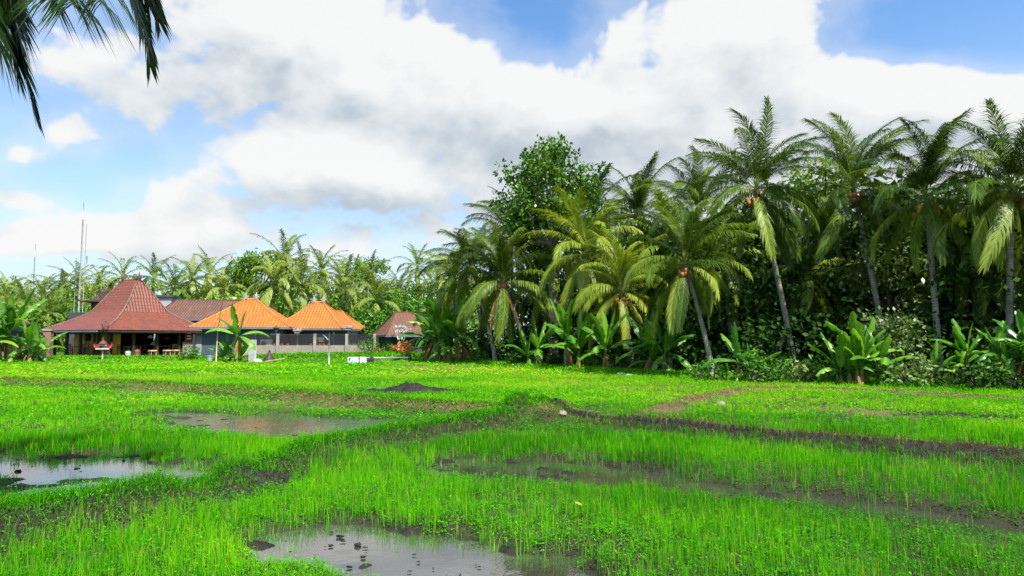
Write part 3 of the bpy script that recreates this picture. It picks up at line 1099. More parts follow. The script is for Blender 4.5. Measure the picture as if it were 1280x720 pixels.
# ---- the palms one can tell apart along the wood's edge
palm_at(945, 236, 29.5, 992, 30.0, 3.9, 3, 'tall coconut palm with a clear grey trunk leaning left, standing above the wood', nuts=NUT_D, dead=1)
palm_at(1066, 236, 29.0, 1108, 28.5, 3.9, 8, 'coconut palm whose slim trunk leans left above the clump of upright banana leaves', dead=0, nuts=NUT_D)
palm_at(1157, 246, 26.5, 1172, 26.5, 3.9, 12, 'straight coconut palm with golden nuts, right of the slim leaning one', nuts=NUT_Y)
palm_at(1264, 238, 24.5, 1258, 25.0, 3.9, 17, 'dark coconut palm cut by the right edge of the photo', nuts=NUT_D)
palm_at(856, 330, 28.6, 890, 27.9, 3.6, 21, 'short coconut palm with long hanging fronds and pale trunk at the paddy edge', nuts=NUT_D, r0=0.12, dead=1)
palm_at(776, 364, 36.0, 790, 36.5, 3.9, 26, 'low yellow green coconut palm bearing a bunch of orange nuts', kind='bright', nuts=NUT_Y)
palm_at(628, 352, 42.5, 662, 42.0, 4.8, 31, 'coconut palm with brown hanging dead fronds below the tall leafy tree', dead=3, nuts=NUT_D)
palm_at(735, 318, 40.5, 722, 41.5, 4.6, 35, 'bright leafed coconut palm between the tall leafy tree and the low yellow palm', kind='bright')
palm_at(797, 272, 44.0, 815, 44.5, 4.6, 41, 'high coconut palm rising behind the low yellow palm')
palm_at(588, 335, 47.0, 620, 45.5, 4.2, 47, 'coconut palm leaning left at the far end of the wood, thin bare trunk')
palm_at(872, 268, 40.0, 880, 41.0, 4.6, 52, 'dark coconut palm behind the short palm at the edge of the paddy')
palm_at(566, 352, 56.0, 572, 57.0, 4.4, 57, 'small distant coconut palm just left of the wood end', kind='bright')
palm_at(1008, 345, 33.0, 965, 34.0, 3.4, 63, 'low shaded coconut palm behind the tall grey trunk')
palm_at(1212, 330, 31.0, 1222, 32.0, 4.0, 67, 'shaded coconut palm behind the straight one with golden nuts')
palm_at(1110, 300, 35.0, 1112, 36.0, 4.3, 71, 'coconut palm behind and between the two palms with golden and brown nuts')
palm_at(640, 300, 50.0, 640, 52.0, 5.0, 74, 'tall upright coconut palm behind the left flank of the leafy tree')
palm_at(1235, 305, 29.5, 1232, 31.0, 3.8, 79, 'coconut palm with bright lower fronds beside the dark palm at the photo edge', kind='green')
palm_at(905, 330, 36.0, 915, 37.0, 3.8, 83, 'low coconut palm deep in shade between the short palm and the tall one')

# ---- the overhanging palm at the camera's left: only some hanging fronds come into the picture
NEAR = (-7.2, 4.4)
near_root = empty('coconut_palm', (NEAR[0], NEAR[1], hz(*NEAR)), 0, 'near coconut palm whose dark frond tips hang into the top left corner', 'palm', 'coconut palms at the field edge')
nb = Vector((NEAR[0], NEAR[1], hz(*NEAR)))
ncrown = Vector((-6.3, 4.6, 7.3))
pts, rad = trunk_curve(ncrown - nb, r0=0.2, r1=0.13)
MB().tube(pts, rad, 10).build('trunk', M['trunk'], near_root)


def bez(a, b, c, d, n=18):
    out = []
    for i in range(n + 1):
        t = i / n
        out.append((1 - t) ** 3 * a + 3 * t * (1 - t) ** 2 * b + 3 * t * t * (1 - t) * c + t ** 3 * d)
    return np.array([tuple(v) for v in out])


def near_frond(tip, over, c2, seed, **kw):
    rng = random.Random(seed)
    pts = bez(Vector((0, 0, 0)), Vector(over) - ncrown, Vector(c2) - ncrown, Vector(tip) - ncrown)
    V, Q, T, C = frond_arrays(pts, rng, **kw)
    link('frond', np_mesh('palm_frond', V, Q, T, M['frond'], C), near_root, ncrown - nb)


DK = dict(tone0=-0.3, thick=0.02, gaps=0, m=230)  # leaf tone lowered: the crown's shade is painted into these near fronds
near_frond(P(43, 140, 5.6), (-5.6, 5.2, 8.0), P(2, -50, 5.4), 1, lmax=0.50, w=0.030, droop=0.3, fwd=(0.45, 1.3), tipk=0.15, **DK)
near_frond(P(22, 96, 5.5), (-5.6, 5.2, 8.0), P(-10, -50, 5.4), 11, lmax=0.55, w=0.030, droop=0.3, fwd=(0.45, 1.2), tipk=0.3, **DK)
near_frond(P(2, 70, 5.0), (-5.8, 4.8, 7.6), P(-20, -90, 4.9), 2, lmax=0.6, w=0.030, droop=0.4, fwd=(0.4, 1.0), tipk=0.6, **DK)
near_frond(P(16, 20, 5.3), (-5.7, 5.0, 7.8), P(8, -110, 5.2), 5, lmax=0.72, w=0.030, droop=0.3, fwd=(0.3, 1.0), tipk=0.8, **DK)
near_frond(P(4, 0, 5.6), (-5.7, 5.0, 7.8), P(-8, -110, 5.4), 8, lmax=0.75, w=0.030, droop=0.3, fwd=(0.3, 1.0), tipk=0.8, **DK)
DK['m'] = 120
near_frond(P(95, 4, 5.2), (-5.6, 5.3, 8.0), P(94, -30, 6.4), 3, lmax=0.60, w=0.017, droop=0.7, lift=-1.0, fwd=(0.0, 0.9), tipk=0.95, **DK)
near_frond(P(112, -10, 5.0), (-5.6, 5.3, 8.0), P(108, -44, 6.1), 6, lmax=0.66, w=0.017, droop=0.7, lift=-0.9, fwd=(0.0, 0.9), tipk=0.95, **DK)
near_frond(P(76, -10, 5.1), (-5.6, 5.3, 8.0), P(78, -44, 6.2), 9, lmax=0.62, w=0.017, droop=0.7, lift=-0.9, fwd=(0.0, 0.9), tipk=0.95, **DK)
near_frond(P(140, -8, 5.6), (-5.4, 5.3, 8.1), P(136, -44, 6.3), 13, lmax=0.60, w=0.017, droop=0.7, lift=-0.9, fwd=(0.0, 0.9), tipk=0.95, **DK)
near_frond(P(54, -8, 5.4), (-5.6, 5.3, 8.0), P(52, -44, 6.2), 14, lmax=0.62, w=0.017, droop=0.7, lift=-0.9, fwd=(0.0, 0.9), tipk=0.95, **DK)
DK['m'] = 230
near_frond(P(187, 80, 6.2), (-5.2, 5.2, 8.3), P(184, -60, 6.0), 4, lmax=0.52, w=0.030, droop=0.4, fwd=(0.5, 1.3), tipk=0.2, **DK)
near_frond(P(176, 30, 6.4), (-5.2, 5.2, 8.3), P(166, -70, 6.2), 7, lmax=0.58, w=0.029, droop=0.4, fwd=(0.45, 1.2), tipk=0.5, **DK)
near_frond(P(198, 24, 6.3), (-5.2, 5.2, 8.3), P(192, -70, 6.1), 10, lmax=0.52, w=0.029, droop=0.4, fwd=(0.5, 1.2), tipk=0.5, **DK)
near_frond(P(186, 6, 6.3), (-5.2, 5.2, 8.3), P(180, -70, 6.1), 12, lmax=0.6, w=0.029, droop=0.4, fwd=(0.4, 1.2), tipk=0.7, **DK)
rng_ = random.Random(5)
for i in range(15):
    c = [1, 2, 3, 2, 1][i % 5]
    az = PI * 0.62 + i * 0.29 + rng_.uniform(-.1, .1)
    link('frond', FS['green'][c][i % 2], near_root, ncrown - nb, (0, 0, az), 0.85)

for k_, (cl_, az_) in enumerate([(2, -0.05), (2, -0.4), (3, 0.25), (1, -0.2), (2, 0.5)]):  # extra fronds out of view, added overhead to shade the hanging tips
    link('frond', FS['green'][cl_][k_ % 2], near_root, ncrown - nb, (0, 0, az_), 1.05)

# ------------------------------------------------------------------ whole-crown palms for the far groves
def crown_mesh(mat, seed, nf=20, m=34, t0=0.45):
    rng = random.Random(seed)
    Vs, Qs, Ts, Cs, off = [], [], [], [], 0
    for i in range(nf):
        k = (i + 0.5) / nf
        c = min(len(FCL) - 1, int(k ** 0.85 * len(FCL)))
        e, b, l = FCL[c]
        pts = rachis_pts(e + rng.uniform(-.15, .15), b + rng.uniform(-.2, .2), FRL * l * rng.uniform(.85, 1.1), 9, rng.uniform(-.3, .3))
        V, Q, T, C = frond_arrays(pts, rng, m=m, lmax=0.8, w=0.09, droop=0.7 + 0.25 * c, thick=0.045, tone0=t0 + rng.uniform(-.12, .12) + (0.12 if c > 4 else 0))
        az = i * 2.399 + rng.uniform(-.3, .3)
        ca_, sa_ = math.cos(az), math.sin(az)
        R = np.array([[ca_, -sa_, 0], [sa_, ca_, 0], [0, 0, 1]])
        Vs.append(V @ R.T)
        Qs.append(Q + off)
        Ts.append(T + off)
        Cs.append(C)
        off += len(V)
    return np_mesh('palm_crown', np.concatenate(Vs), np.concatenate(Qs), np.concatenate(Ts), mat, np.concatenate(Cs))


CROWNS = [crown_mesh(M['frond_far'], 40 + s, 20 + s) for s in range(4)]
CROWNS_D = [crown_mesh(M['frond'], 60 + s, 24, 46, 0.3) for s in range(3)]


def far_palm(u, v, d, L, seed, label, group, dark=False, lean=0.0):
    top = P(u, v, d)
    bx, by = top.x + lean, d + 0.3
    bz = hz(bx, by)
    root = empty('coconut_palm', (bx, by, bz), 0, label, 'palm', group)
    tp = top - Vector((bx, by, bz))
    pts, rad = trunk_curve(tp, n=6, r0=0.17, r1=0.11)
    MB().tube(pts, rad, 6).build('trunk', M['trunk'], root)
    cs = CROWNS_D if dark else CROWNS
    link('crown', cs[seed % len(cs)], root, tp, (0, 0, seed * 1.7), L / FRL)
    return root


g_far = 'coconut palms of the far grove behind the houses'
FARP = [  # photo column, row of the crown's heart, depth, frond length, label
    (8, 372, 92, 4.2, 'far palm at the left photo edge over the dark gable'),
    (30, 380, 84, 4.2, 'low far palm above the big banana leaves at the left'),
    (52, 372, 100, 4.4, 'far palm beside the foot of the shorter mast'),
    (78, 366, 88, 4.6, 'sunlit far palm just left of the tall mast'),
    (97, 358, 90, 4.4, 'far palm with its crown right at the foot of the tall mast'),
    (60, 392, 74, 4.0, 'low bright palm between banana leaves and red tiled eave'),
    (112, 374, 84, 4.0, 'far palm left of the dark shrine tower'),
    (124, 352, 105, 3.6, 'far palm peeping out behind the dark shrine tower'),
    (153, 347, 98, 4.2, 'far palm left of the peak of the red tiled roof'),
    (192, 348, 95, 4.4, 'far palm just right of the peak of the red tiled roof'),
    (218, 362, 88, 4.4, 'bright far palm above the plain grey block'),
    (240, 350, 92, 4.8, 'far palm behind the left part of the brown roof'),
    (262, 345, 100, 4.8, 'tall far palm behind the middle of the brown roof'),
    (280, 362, 86, 4.6, 'far palm between brown roof and first orange roof'),
    (356, 330, 84, 5.0, 'tallest far palm, beside the round light green tree'),
    (340, 356, 72, 4.8, 'bright palm right above the peak of the first orange roof'),
    (378, 356, 74, 5.0, 'yellow green palm between the two orange roof peaks'),
    (402, 340, 95, 4.8, 'far palm standing behind the second orange roof peak'),
    (432, 364, 78, 5.0, 'bright palm above the right end of the orange roofs'),
    (425, 346, 105, 4.4, 'further palm behind the bright one at the end of the orange roofs'),
    (462, 352, 90, 4.6, 'far palm midway between orange roofs and the wood'),
    (470, 378, 72, 4.0, 'low palm behind the fence end'),
    (522, 335, 96, 4.2, 'single far palm standing clear against the sky left of the wood'),
    (548, 356, 82, 4.2, 'far palm between the single clear palm and the wood'),
    (500, 366, 88, 4.0, 'low far palm above the rusty brown roof'),
    (445, 342, 110, 4.0, 'most distant small palm over the orange roofs'),
    (300, 350, 110, 4.4, 'distant palm left of the round light green tree'),
    (168, 372, 84, 4.2, 'palm crown hidden behind the red tiled roof'),
    (15, 395, 74, 3.6, 'low palm behind the banana clump at the left photo edge'),
    (137, 392, 78, 3.8, 'low palm behind the shrine tower wall'),
]
for i, (u, v, d, L, lb) in enumerate(FARP):
    far_palm(u, v, d, L, i, lb, g_far, lean=((i * 37) % 7 - 3) * 0.35)
g_in = 'coconut palms deep inside the wood'
INP = [
    (690, 345, 47, 4.6, 'shaded palm behind the trunk of the tall leafy tree'),
    (835, 310, 40, 4.4, 'dark palm between the low yellow palm and the short edge palm'),
    (975, 300, 38, 4.2, 'dark palm behind the lean of the tall grey trunk'),
    (1030, 300, 40, 4.6, 'dark palm between the tall grey trunk and the slim leaning trunk'),
    (1185, 330, 33, 4.0, 'dark palm right of the straight trunk with golden nuts'),
    (1245, 330, 30, 3.8, 'low dark palm under the one at the right photo edge'),
    (1130, 330, 36, 4.0, 'dark palm left of the straight trunk with golden nuts'),
    (1320, 250, 27, 4.2, 'palm just outside the right photo edge'),
    (1400, 260, 27, 4.2, 'palm further right beyond the photo edge'),
    (745, 270, 52, 4.8, 'palm top beside the right flank of the tall leafy tree'),
]
for i, (u, v, d, L, lb) in enumerate(INP):
    far_palm(u, v, d, L, i, lb, g_in, dark=True, lean=((i * 29) % 5 - 2) * 0.4)

# ------------------------------------------------------------------ broadleaf trees, shrubs, undergrowth
def leaf_cloud(name, mat, clumps, per, size, seed, asp=0.55, shell=0.65, tvar=0.18, updown=0.5):
    """clumps: (x, y, z, r); leaves spread through each clump, mostly near its skin, held roughly outward"""
    r = np.random.default_rng(seed)
    Vs, Cs = [], []
    for (cx, cy, cz, cr) in clumps:
        n = max(6, int(per * (cr ** 2)))
        d = r.normal(size=(n, 3))
        d /= np.linalg.norm(d, axis=1)[:, None]
        rad = cr * (shell + (1 - shell) * r.random(n)) * (0.75 + 0.35 * r.random(n))
        rad = np.where(r.random(n) < 0.25, rad * r.random(n), rad)
        c = np.array([cx, cy, cz]) + d * rad[:, None] * np.array([1, 1, 0.85])
        ax = d * 0.6 + r.normal(size=(n, 3)) * 0.6 + np.array([0, 0, -0.25])
        ax /= np.linalg.norm(ax, axis=1)[:, None]
        nr = d * 0.6 + np.array([0, 0, updown]) + r.normal(size=(n, 3)) * 0.45
        sd = np.cross(ax, nr)
        sd /= np.linalg.norm(sd, axis=1)[:, None] + 1e-9
        s = size * r.uniform(0.65, 1.3, n)
        V = np.empty((n, 4, 3))
        V[:, 0] = c
        V[:, 1] = c + ax * (s * .45)[:, None] + sd * (s * asp / 2)[:, None]
        V[:, 2] = c + ax * s[:, None]
        V[:, 3] = c + ax * (s * .45)[:, None] - sd * (s * asp / 2)[:, None]
        Vs.append(V)
        t = 0.5 + r.normal(0, tvar) * 0.5 + r.normal(0, tvar, n)
        Cs.append(np.repeat(t, 4))
    V = np.concatenate(Vs).reshape(-1, 3)
    q = np.arange(len(V)).reshape(-1, 4)
    return np_mesh(name, V, q, None, mat, np.concatenate(Cs))


def limb_tree(name, base, h, crown_c, crown_r, nclump, per, size, mat, bark, seed, label, cat='tree', group=None, r0=0.25, clr=(0.8, 1.4), limbs=9, asp=0.55):
    rng = random.Random(seed)
    bz = hz(*base)
    root = empty(name, (base[0], base[1], bz), 0, label, cat, group)
    cc = Vector(crown_c) - Vector((base[0], base[1], bz))
    mb = MB()
    fork = Vector((cc.x * 0.5, cc.y * 0.5, max(0.8, cc.z - crown_r[2] * 0.75)))
    mb.tube([(0, 0, -0.2), (fork.x * 0.3, fork.y * 0.3, fork.z * 0.5), fork], [r0 * 1.3, r0, r0 * 0.8], 8)
    clumps = []
    for i in range(nclump):
        while True:
            p = Vector((rng.uniform(-1, 1), rng.uniform(-1, 1), rng.uniform(-1, 1)))
            if 0.25 < p.length < 1:
                break
        q = cc + Vector((p.x * crown_r[0], p.y * crown_r[1], p.z * crown_r[2]))
        clumps.append((q.x, q.y, q.z, rng.uniform(*clr)))
    for i in range(min(limbs, nclump)):
        e = Vector(clumps[i][:3])
        m1 = fork.lerp(e, 0.5) + Vector((0, 0, -0.15 * (e - fork).length + 0.1))
        mb.tube([fork, m1, e], [r0 * 0.55, r0 * 0.34, r0 * 0.1], 6)
    mb.build('trunk', bark, root)
    link('crown', leaf_cloud(name + '_crown', mat, clumps, per, size, seed, asp), root)
    return root


c0 = P(690, 250, 44)
limb_tree('broadleaf_tree', (gx(692, 44), 44.5), 14, (c0.x, 44.3, c0.z + 0.1), (3.5, 2.8, 4.0), 115, 160, 0.30, M['leaf_tree'], M['bark_pale'], 4,
          'tallest leafy tree, big glossy leaf clusters, ragged top above its neighbours', r0=0.3, clr=(0.5, 0.95), limbs=30, asp=0.6)
c0 = P(327, 340, 88)
limb_tree('broadleaf_tree', (c0.x, 88), 9, (c0.x, 88, c0.z), (4.0, 3.5, 2.9), 34, 75, 0.42, M['leaf_light'], M['bark'], 6,
          'round light green tree rising behind the first orange roof', clr=(1.0, 1.6))
TREES = [
    (1030, 225, 40, (1.9, 2.0, 1.5), 'leaf_light', 'light green tree top between the tall grey trunk palm and slim leaning palm'),
    (600, 330, 54, (2.6, 2.5, 2.6), 'leaf_tree', 'leafy tree filling the gap left of the tallest leafy tree'),
    (760, 300, 52, (3.0, 2.5, 2.8), 'leaf_tree', 'leafy tree behind the low yellow palm'),
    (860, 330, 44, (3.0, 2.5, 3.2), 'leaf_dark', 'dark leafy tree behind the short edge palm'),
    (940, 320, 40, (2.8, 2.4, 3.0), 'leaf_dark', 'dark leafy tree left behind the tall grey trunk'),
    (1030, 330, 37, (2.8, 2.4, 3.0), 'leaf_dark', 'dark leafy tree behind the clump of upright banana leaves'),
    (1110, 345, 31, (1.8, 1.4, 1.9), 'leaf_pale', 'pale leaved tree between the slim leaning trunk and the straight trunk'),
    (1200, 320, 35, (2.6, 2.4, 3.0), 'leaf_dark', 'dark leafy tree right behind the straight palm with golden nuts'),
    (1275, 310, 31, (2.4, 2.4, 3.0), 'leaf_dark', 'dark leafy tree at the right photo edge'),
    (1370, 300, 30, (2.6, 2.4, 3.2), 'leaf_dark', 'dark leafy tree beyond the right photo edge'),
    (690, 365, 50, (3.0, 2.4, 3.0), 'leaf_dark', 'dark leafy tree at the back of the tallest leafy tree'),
    (466, 345, 96, (3.0, 2.5, 2.2), 'leaf_tree', 'dark green leafy tree among the far palms right of the orange roofs'),
    (492, 385, 74, (2.8, 2.0, 2.2), 'leaf_shrub', 'bright green leafy tree over the left slope of the rusty brown roof'),
    (520, 375, 84, (3.2, 2.5, 2.0), 'leaf_tree', 'leafy tree behind the rusty brown roof'),
    (462, 408, 66, (1.5, 1.3, 1.5), 'leaf_shrub', 'sunny green bush tree at the right end of the fence'),
    (555, 378, 68, (2.4, 2.0, 2.2), 'leaf_shrub', 'sunny leafy tree left of the dark banana clump'),
    (110, 402, 72, (2.6, 2.0, 1.2), 'leaf_shrub', 'low green tree behind the red tiled roof on the left'),
    (25, 405, 70, (3.5, 2.0, 1.6), 'leaf_light', 'low sunny tree behind the big banana leaves'),
    (300, 352, 98, (3.6, 2.5, 2.4), 'leaf_tree', 'dark green tree left of the round light green one'),
    (232, 368, 96, (3.6, 2.5, 2.0), 'leaf_light', 'light leafy tree behind the dark brown roof'),
    (410, 360, 100, (4.0, 2.5, 2.4), 'leaf_tree', 'dark leafy tree behind the second orange roof'),
    (555, 368, 96, (3.6, 2.5, 2.2), 'leaf_tree', 'dark leafy tree far behind between the clear palm and the wood'),
]
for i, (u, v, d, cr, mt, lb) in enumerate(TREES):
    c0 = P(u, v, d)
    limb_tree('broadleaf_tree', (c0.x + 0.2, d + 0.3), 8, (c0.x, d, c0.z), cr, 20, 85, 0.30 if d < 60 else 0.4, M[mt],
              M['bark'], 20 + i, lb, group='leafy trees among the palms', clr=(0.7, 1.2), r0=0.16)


def undergrowth(name, seed, n, w0, w1, h, label, mat, per=60, size=0.26, rr=(0.45, 1.0)):
    """a belt of leaf clumps following the foot of the wood, from w0 to w1 metres behind it"""
    r = random.Random(seed)
    pts = [Vector((a, b, 0)) for a, b in EDGE]
    ln = [(b - a).length for a, b in zip(pts[:-1], pts[1:])]
    cl = []
    for i in range(n):
        s = r.random() * sum(ln)
        k = 0
        while s > ln[k]:
            s -= ln[k]
            k += 1
        p = pts[k].lerp(pts[k + 1], s / ln[k])
        t = (pts[k + 1] - pts[k]).normalized()
        nv = Vector((t.y, -t.x, 0))
        q = p + nv * r.uniform(w0, w1)
        hh = h * r.random() ** 1.2
        cl.append((q.x, q.y, hz(q.x, q.y) + hh, r.uniform(*rr)))
    o = link(name, leaf_cloud(name, mat, cl, per, size, seed, 0.6))
    return tag(o, label, 'undergrowth', kind='stuff')


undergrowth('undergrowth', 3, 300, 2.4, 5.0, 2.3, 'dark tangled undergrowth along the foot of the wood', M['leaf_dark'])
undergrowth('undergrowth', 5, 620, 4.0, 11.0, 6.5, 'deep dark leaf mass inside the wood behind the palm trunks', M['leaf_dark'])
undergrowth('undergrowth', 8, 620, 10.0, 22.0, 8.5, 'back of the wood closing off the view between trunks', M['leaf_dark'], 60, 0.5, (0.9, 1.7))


def grove_mass(seed, label, u0, u1, d0, d1, v0, v1, n, mat):
    r = random.Random(seed)
    cl = []
    for i in range(n):
        u, d = r.uniform(u0, u1), r.uniform(d0, d1)
        p = P(u, r.uniform(v0, v1), d)
        cl.append((p.x, p.y, p.z, r.uniform(1.0, 2.0)))
        cl.append((p.x, p.y, max(0.8, p.z * r.random()), r.uniform(1.0, 2.0)))
    o = link('distant_trees', leaf_cloud('distant_trees', mat, cl, 26, 0.55, seed, 0.5))
    return tag(o, label, 'trees', kind='stuff')


grove_mass(2, 'leafy mass of the far grove under the distant palm crowns', -80, 640, 96, 122, 356, 398, 300, M['leaf_light'])
grove_mass(4, 'green thicket behind the orange roofs and the fence end', 250, 600, 76, 92, 372, 412, 130, M['leaf_tree'])
grove_mass(6, 'green thicket behind the red roofed pavilion', -60, 250, 76, 90, 376, 412, 120, M['leaf_light'])
# ------------------------------------------------------------------ banana plants
def banana_leaf(e0, bend, L, W, seed, tone0=0.45):
    rng = random.Random(seed)
    n = 22
    pts = rachis_pts(e0, bend, L, n, rng.uniform(-.3, .3))
    V, Q, C = [], [], []
    for i, p in enumerate(pts):
        s = i / n
        t = pts[min(i + 1, n)] - pts[max(i - 1, 0)]
        t /= np.linalg.norm(t)
        sd = np.array([0, 1.0, 0])
        nn = np.cross(t, sd) * -1
        w = 0.02 if s < 0.14 else W * 0.5 * (math.sin(PI * min(1, (s - 0.12) / 0.9)) ** 0.55) + 0.015
        for k in (-1, -0.5, 0, 0.5, 1):
            j = rng.uniform(0.86, 1.06) if abs(k) == 1 else 1
            if abs(k) == 1 and s > 0.25 and rng.random() < 0.22:
                j = rng.uniform(0.25, 0.7)
            V.append(p + sd * k * w * j + nn * (abs(k) * w * 0.34) - np.array([0, 0, 1]) * (k * k * w * 0.28))
            C.append(tone0 + (0.25 if k == 0 else 0) + rng.uniform(-0.07, 0.07))
    for i in range(n):
        for k in range(4):
            a = i * 5 + k
            Q.append((a, a + 1, a + 6, a + 5))
    return np_mesh('banana_leaf', np.array(V), np.array(Q), None, M['banana'], np.array(C), True)


BL = [[banana_leaf(e + 0.1 * s, b, l * 1.1, 0.50, 10 * k + s, 0.48 + 0.07 * s) for s in range(3)] for k, (e, b, l) in enumerate(
    [(1.40, 0.35, 2.1), (1.15, 0.8, 2.2), (0.85, 1.2, 2.2), (0.5, 1.5, 2.1), (0.0, 1.4, 1.8)])]


DBL = [banana_leaf(-1.0, 0.5, 1.8, 0.3, 60 + s, 0.4) for s in range(2)]
for me_ in DBL:
    me_.materials[0] = M['frond_dead']


def banana(x, y, sc, stem_h, seed, label, nl=8, group='banana plants along the edges of the field', upright=0.0, stems=1, cls=None):
    rng = random.Random(seed)
    z = hz(x, y)
    root = empty('banana_plant', (x, y, z), 0, label, 'banana plant', group)
    for s in range(stems):
        ox, oy = (0, 0) if s == 0 else (rng.uniform(-.55, .55) * sc, rng.uniform(-.4, .4) * sc)
        h = stem_h * (1 if s == 0 else rng.uniform(0.45, 0.95))
        lx, ly = rng.uniform(-.1, .1) * h, rng.uniform(-.1, .1) * h
        MB().tube([(ox, oy, -0.1), (ox + lx * .4, oy + ly * .4, h * 0.5), (ox + lx, oy + ly, h)], [0.13 * sc, 0.11 * sc, 0.06 * sc], 8).build('stem', M['banana_stem'], root)
        ga = rng.uniform(0, 6)
        for i in range(nl):
            k = i / max(1, nl - 1)
            c = min(4, int(k * (5 - upright * 2.5)))
            me = BL[c][rng.randrange(3)]
            link('leaf', me, root, (ox + lx, oy + ly, h - 0.06 * sc * (1 - k)), (rng.uniform(-.25, .25), rng.uniform(-.15, .15), ga + i * 2.3 + rng.uniform(-.4, .4)), sc * rng.uniform(0.8, 1.1) * (0.8 + 0.2 * (s == 0)))
        for i in range(rng.choice((1, 2, 2))):
            o = link('leaf', DBL[rng.randrange(2)], root, (ox + lx, oy + ly, h * 0.93), (rng.uniform(-.25, .25), 0, rng.uniform(0, 6.28)), sc * rng.uniform(0.6, 0.85))
            o['label'] = 'dead brown hanging leaf'
    return root


BAN = [  # column, row of the foot, depth, scale, stem height, leaves, uprightness, stems, label
    (16, 47.0, 1.4, 2.0, 9, 0.5, 2, 'largest banana clump with huge light leaves at the left photo edge'),
    (-14, 45.5, 1.3, 1.6, 9, 0.2, 2, 'banana clump half cut off by the left photo edge'),
    (40, 47.5, 1.1, 0.9, 8, 0.0, 2, 'small dark banana clump before the red brick post'),
    (296, 46.0, 0.98, 1.75, 7, 0.1, 1, 'single banana plant in front of the first orange roof'),
    (287, 47.0, 0.7, 0.35, 8, 0.3, 2, 'low leafy banana shoot at the foot of the single banana plant'),
    (302, 47.2, 0.65, 0.3, 8, 0.2, 2, 'low banana shoot right of the single banana plant'),
    (548, 47.5, 1.35, 2.2, 9, 0.1, 3, 'dark dense banana clump at the left end of the wood'),
    (572, 47.0, 1.3, 1.8, 9, 0.1, 3, 'dark banana clump just right of the left end of the wood'),
    (535, 48.5, 1.2, 1.6, 8, 0.1, 2, 'banana plant leaning over the brown roof'),
    (708, 36.5, 1.05, 1.3, 8, 0.35, 1, 'banana plant right of the trunks with dead palm fronds'),
    (722, 35.5, 0.95, 0.9, 7, 0.3, 1, 'smaller banana plant between two others under the bright palm'),
    (755, 34.2, 1.0, 0.9, 8, 0.3, 1, 'banana plant under the low yellow palm'),
    (812, 32.5, 1.0, 0.8, 8, 0.0, 2, 'dark spreading banana clump right of the low yellow palm'),
    (838, 31.8, 0.95, 0.9, 8, 0.0, 2, 'dark banana clump left of the short edge palm trunk'),
    (922, 27.6, 0.72, 0.7, 7, 0.4, 1, 'yellow green banana plant between the short palm trunk and the tall grey trunk'),
    (936, 27.4, 0.6, 0.3, 7, 0.2, 1, 'low banana shoot beside the yellow green banana plant'),
    (1074, 25.2, 0.85, 0.7, 10, 1.2, 3, 'sunlit clump of upright banana leaves before the slim leaning trunk'),
    (1048, 25.6, 0.7, 0.4, 8, 0.6, 1, 'small banana plant on the left of the sunlit upright clump'),
    (1096, 25.4, 0.8, 0.5, 8, 0.5, 1, 'small banana plant on the right of the sunlit upright clump'),
    (1160, 24.6, 0.6, 0.6, 8, 0.2, 1, 'half shaded banana plant below the straight trunk with golden nuts'),
    (1205, 25.0, 0.8, 1.3, 8, 0.3, 2, 'tall shaded banana plant right of the straight trunk'),
    (1250, 23.6, 0.75, 1.2, 9, 0.2, 2, 'dark banana clump under the palm at the right photo edge'),
    (1288, 23.2, 0.85, 1.5, 9, 0.6, 2, 'banana plant with one bright leaf cut by the right photo edge'),
    (1340, 22.5, 1.0, 1.3, 8, 0.3, 2, 'banana plant beyond the right photo edge'),
    (670, 40.0, 1.0, 0.9, 8, 0.1, 2, 'shaded banana plant beside the trunks with dead palm fronds'),
]
for i, (u, d, sc, sh, nl, upr, st, lb) in enumerate(BAN):
    d = d * (0.94 if u > 860 else 1.0)
    sc = sc * (0.72 if u > 1140 else 0.9 if u > 860 else 1.0)
    sh = sh * (0.75 if u > 1140 else 1.0)
    banana(gx(u, d), d, sc, sh, 100 + i, lb, nl, upright=upr, stems=st)

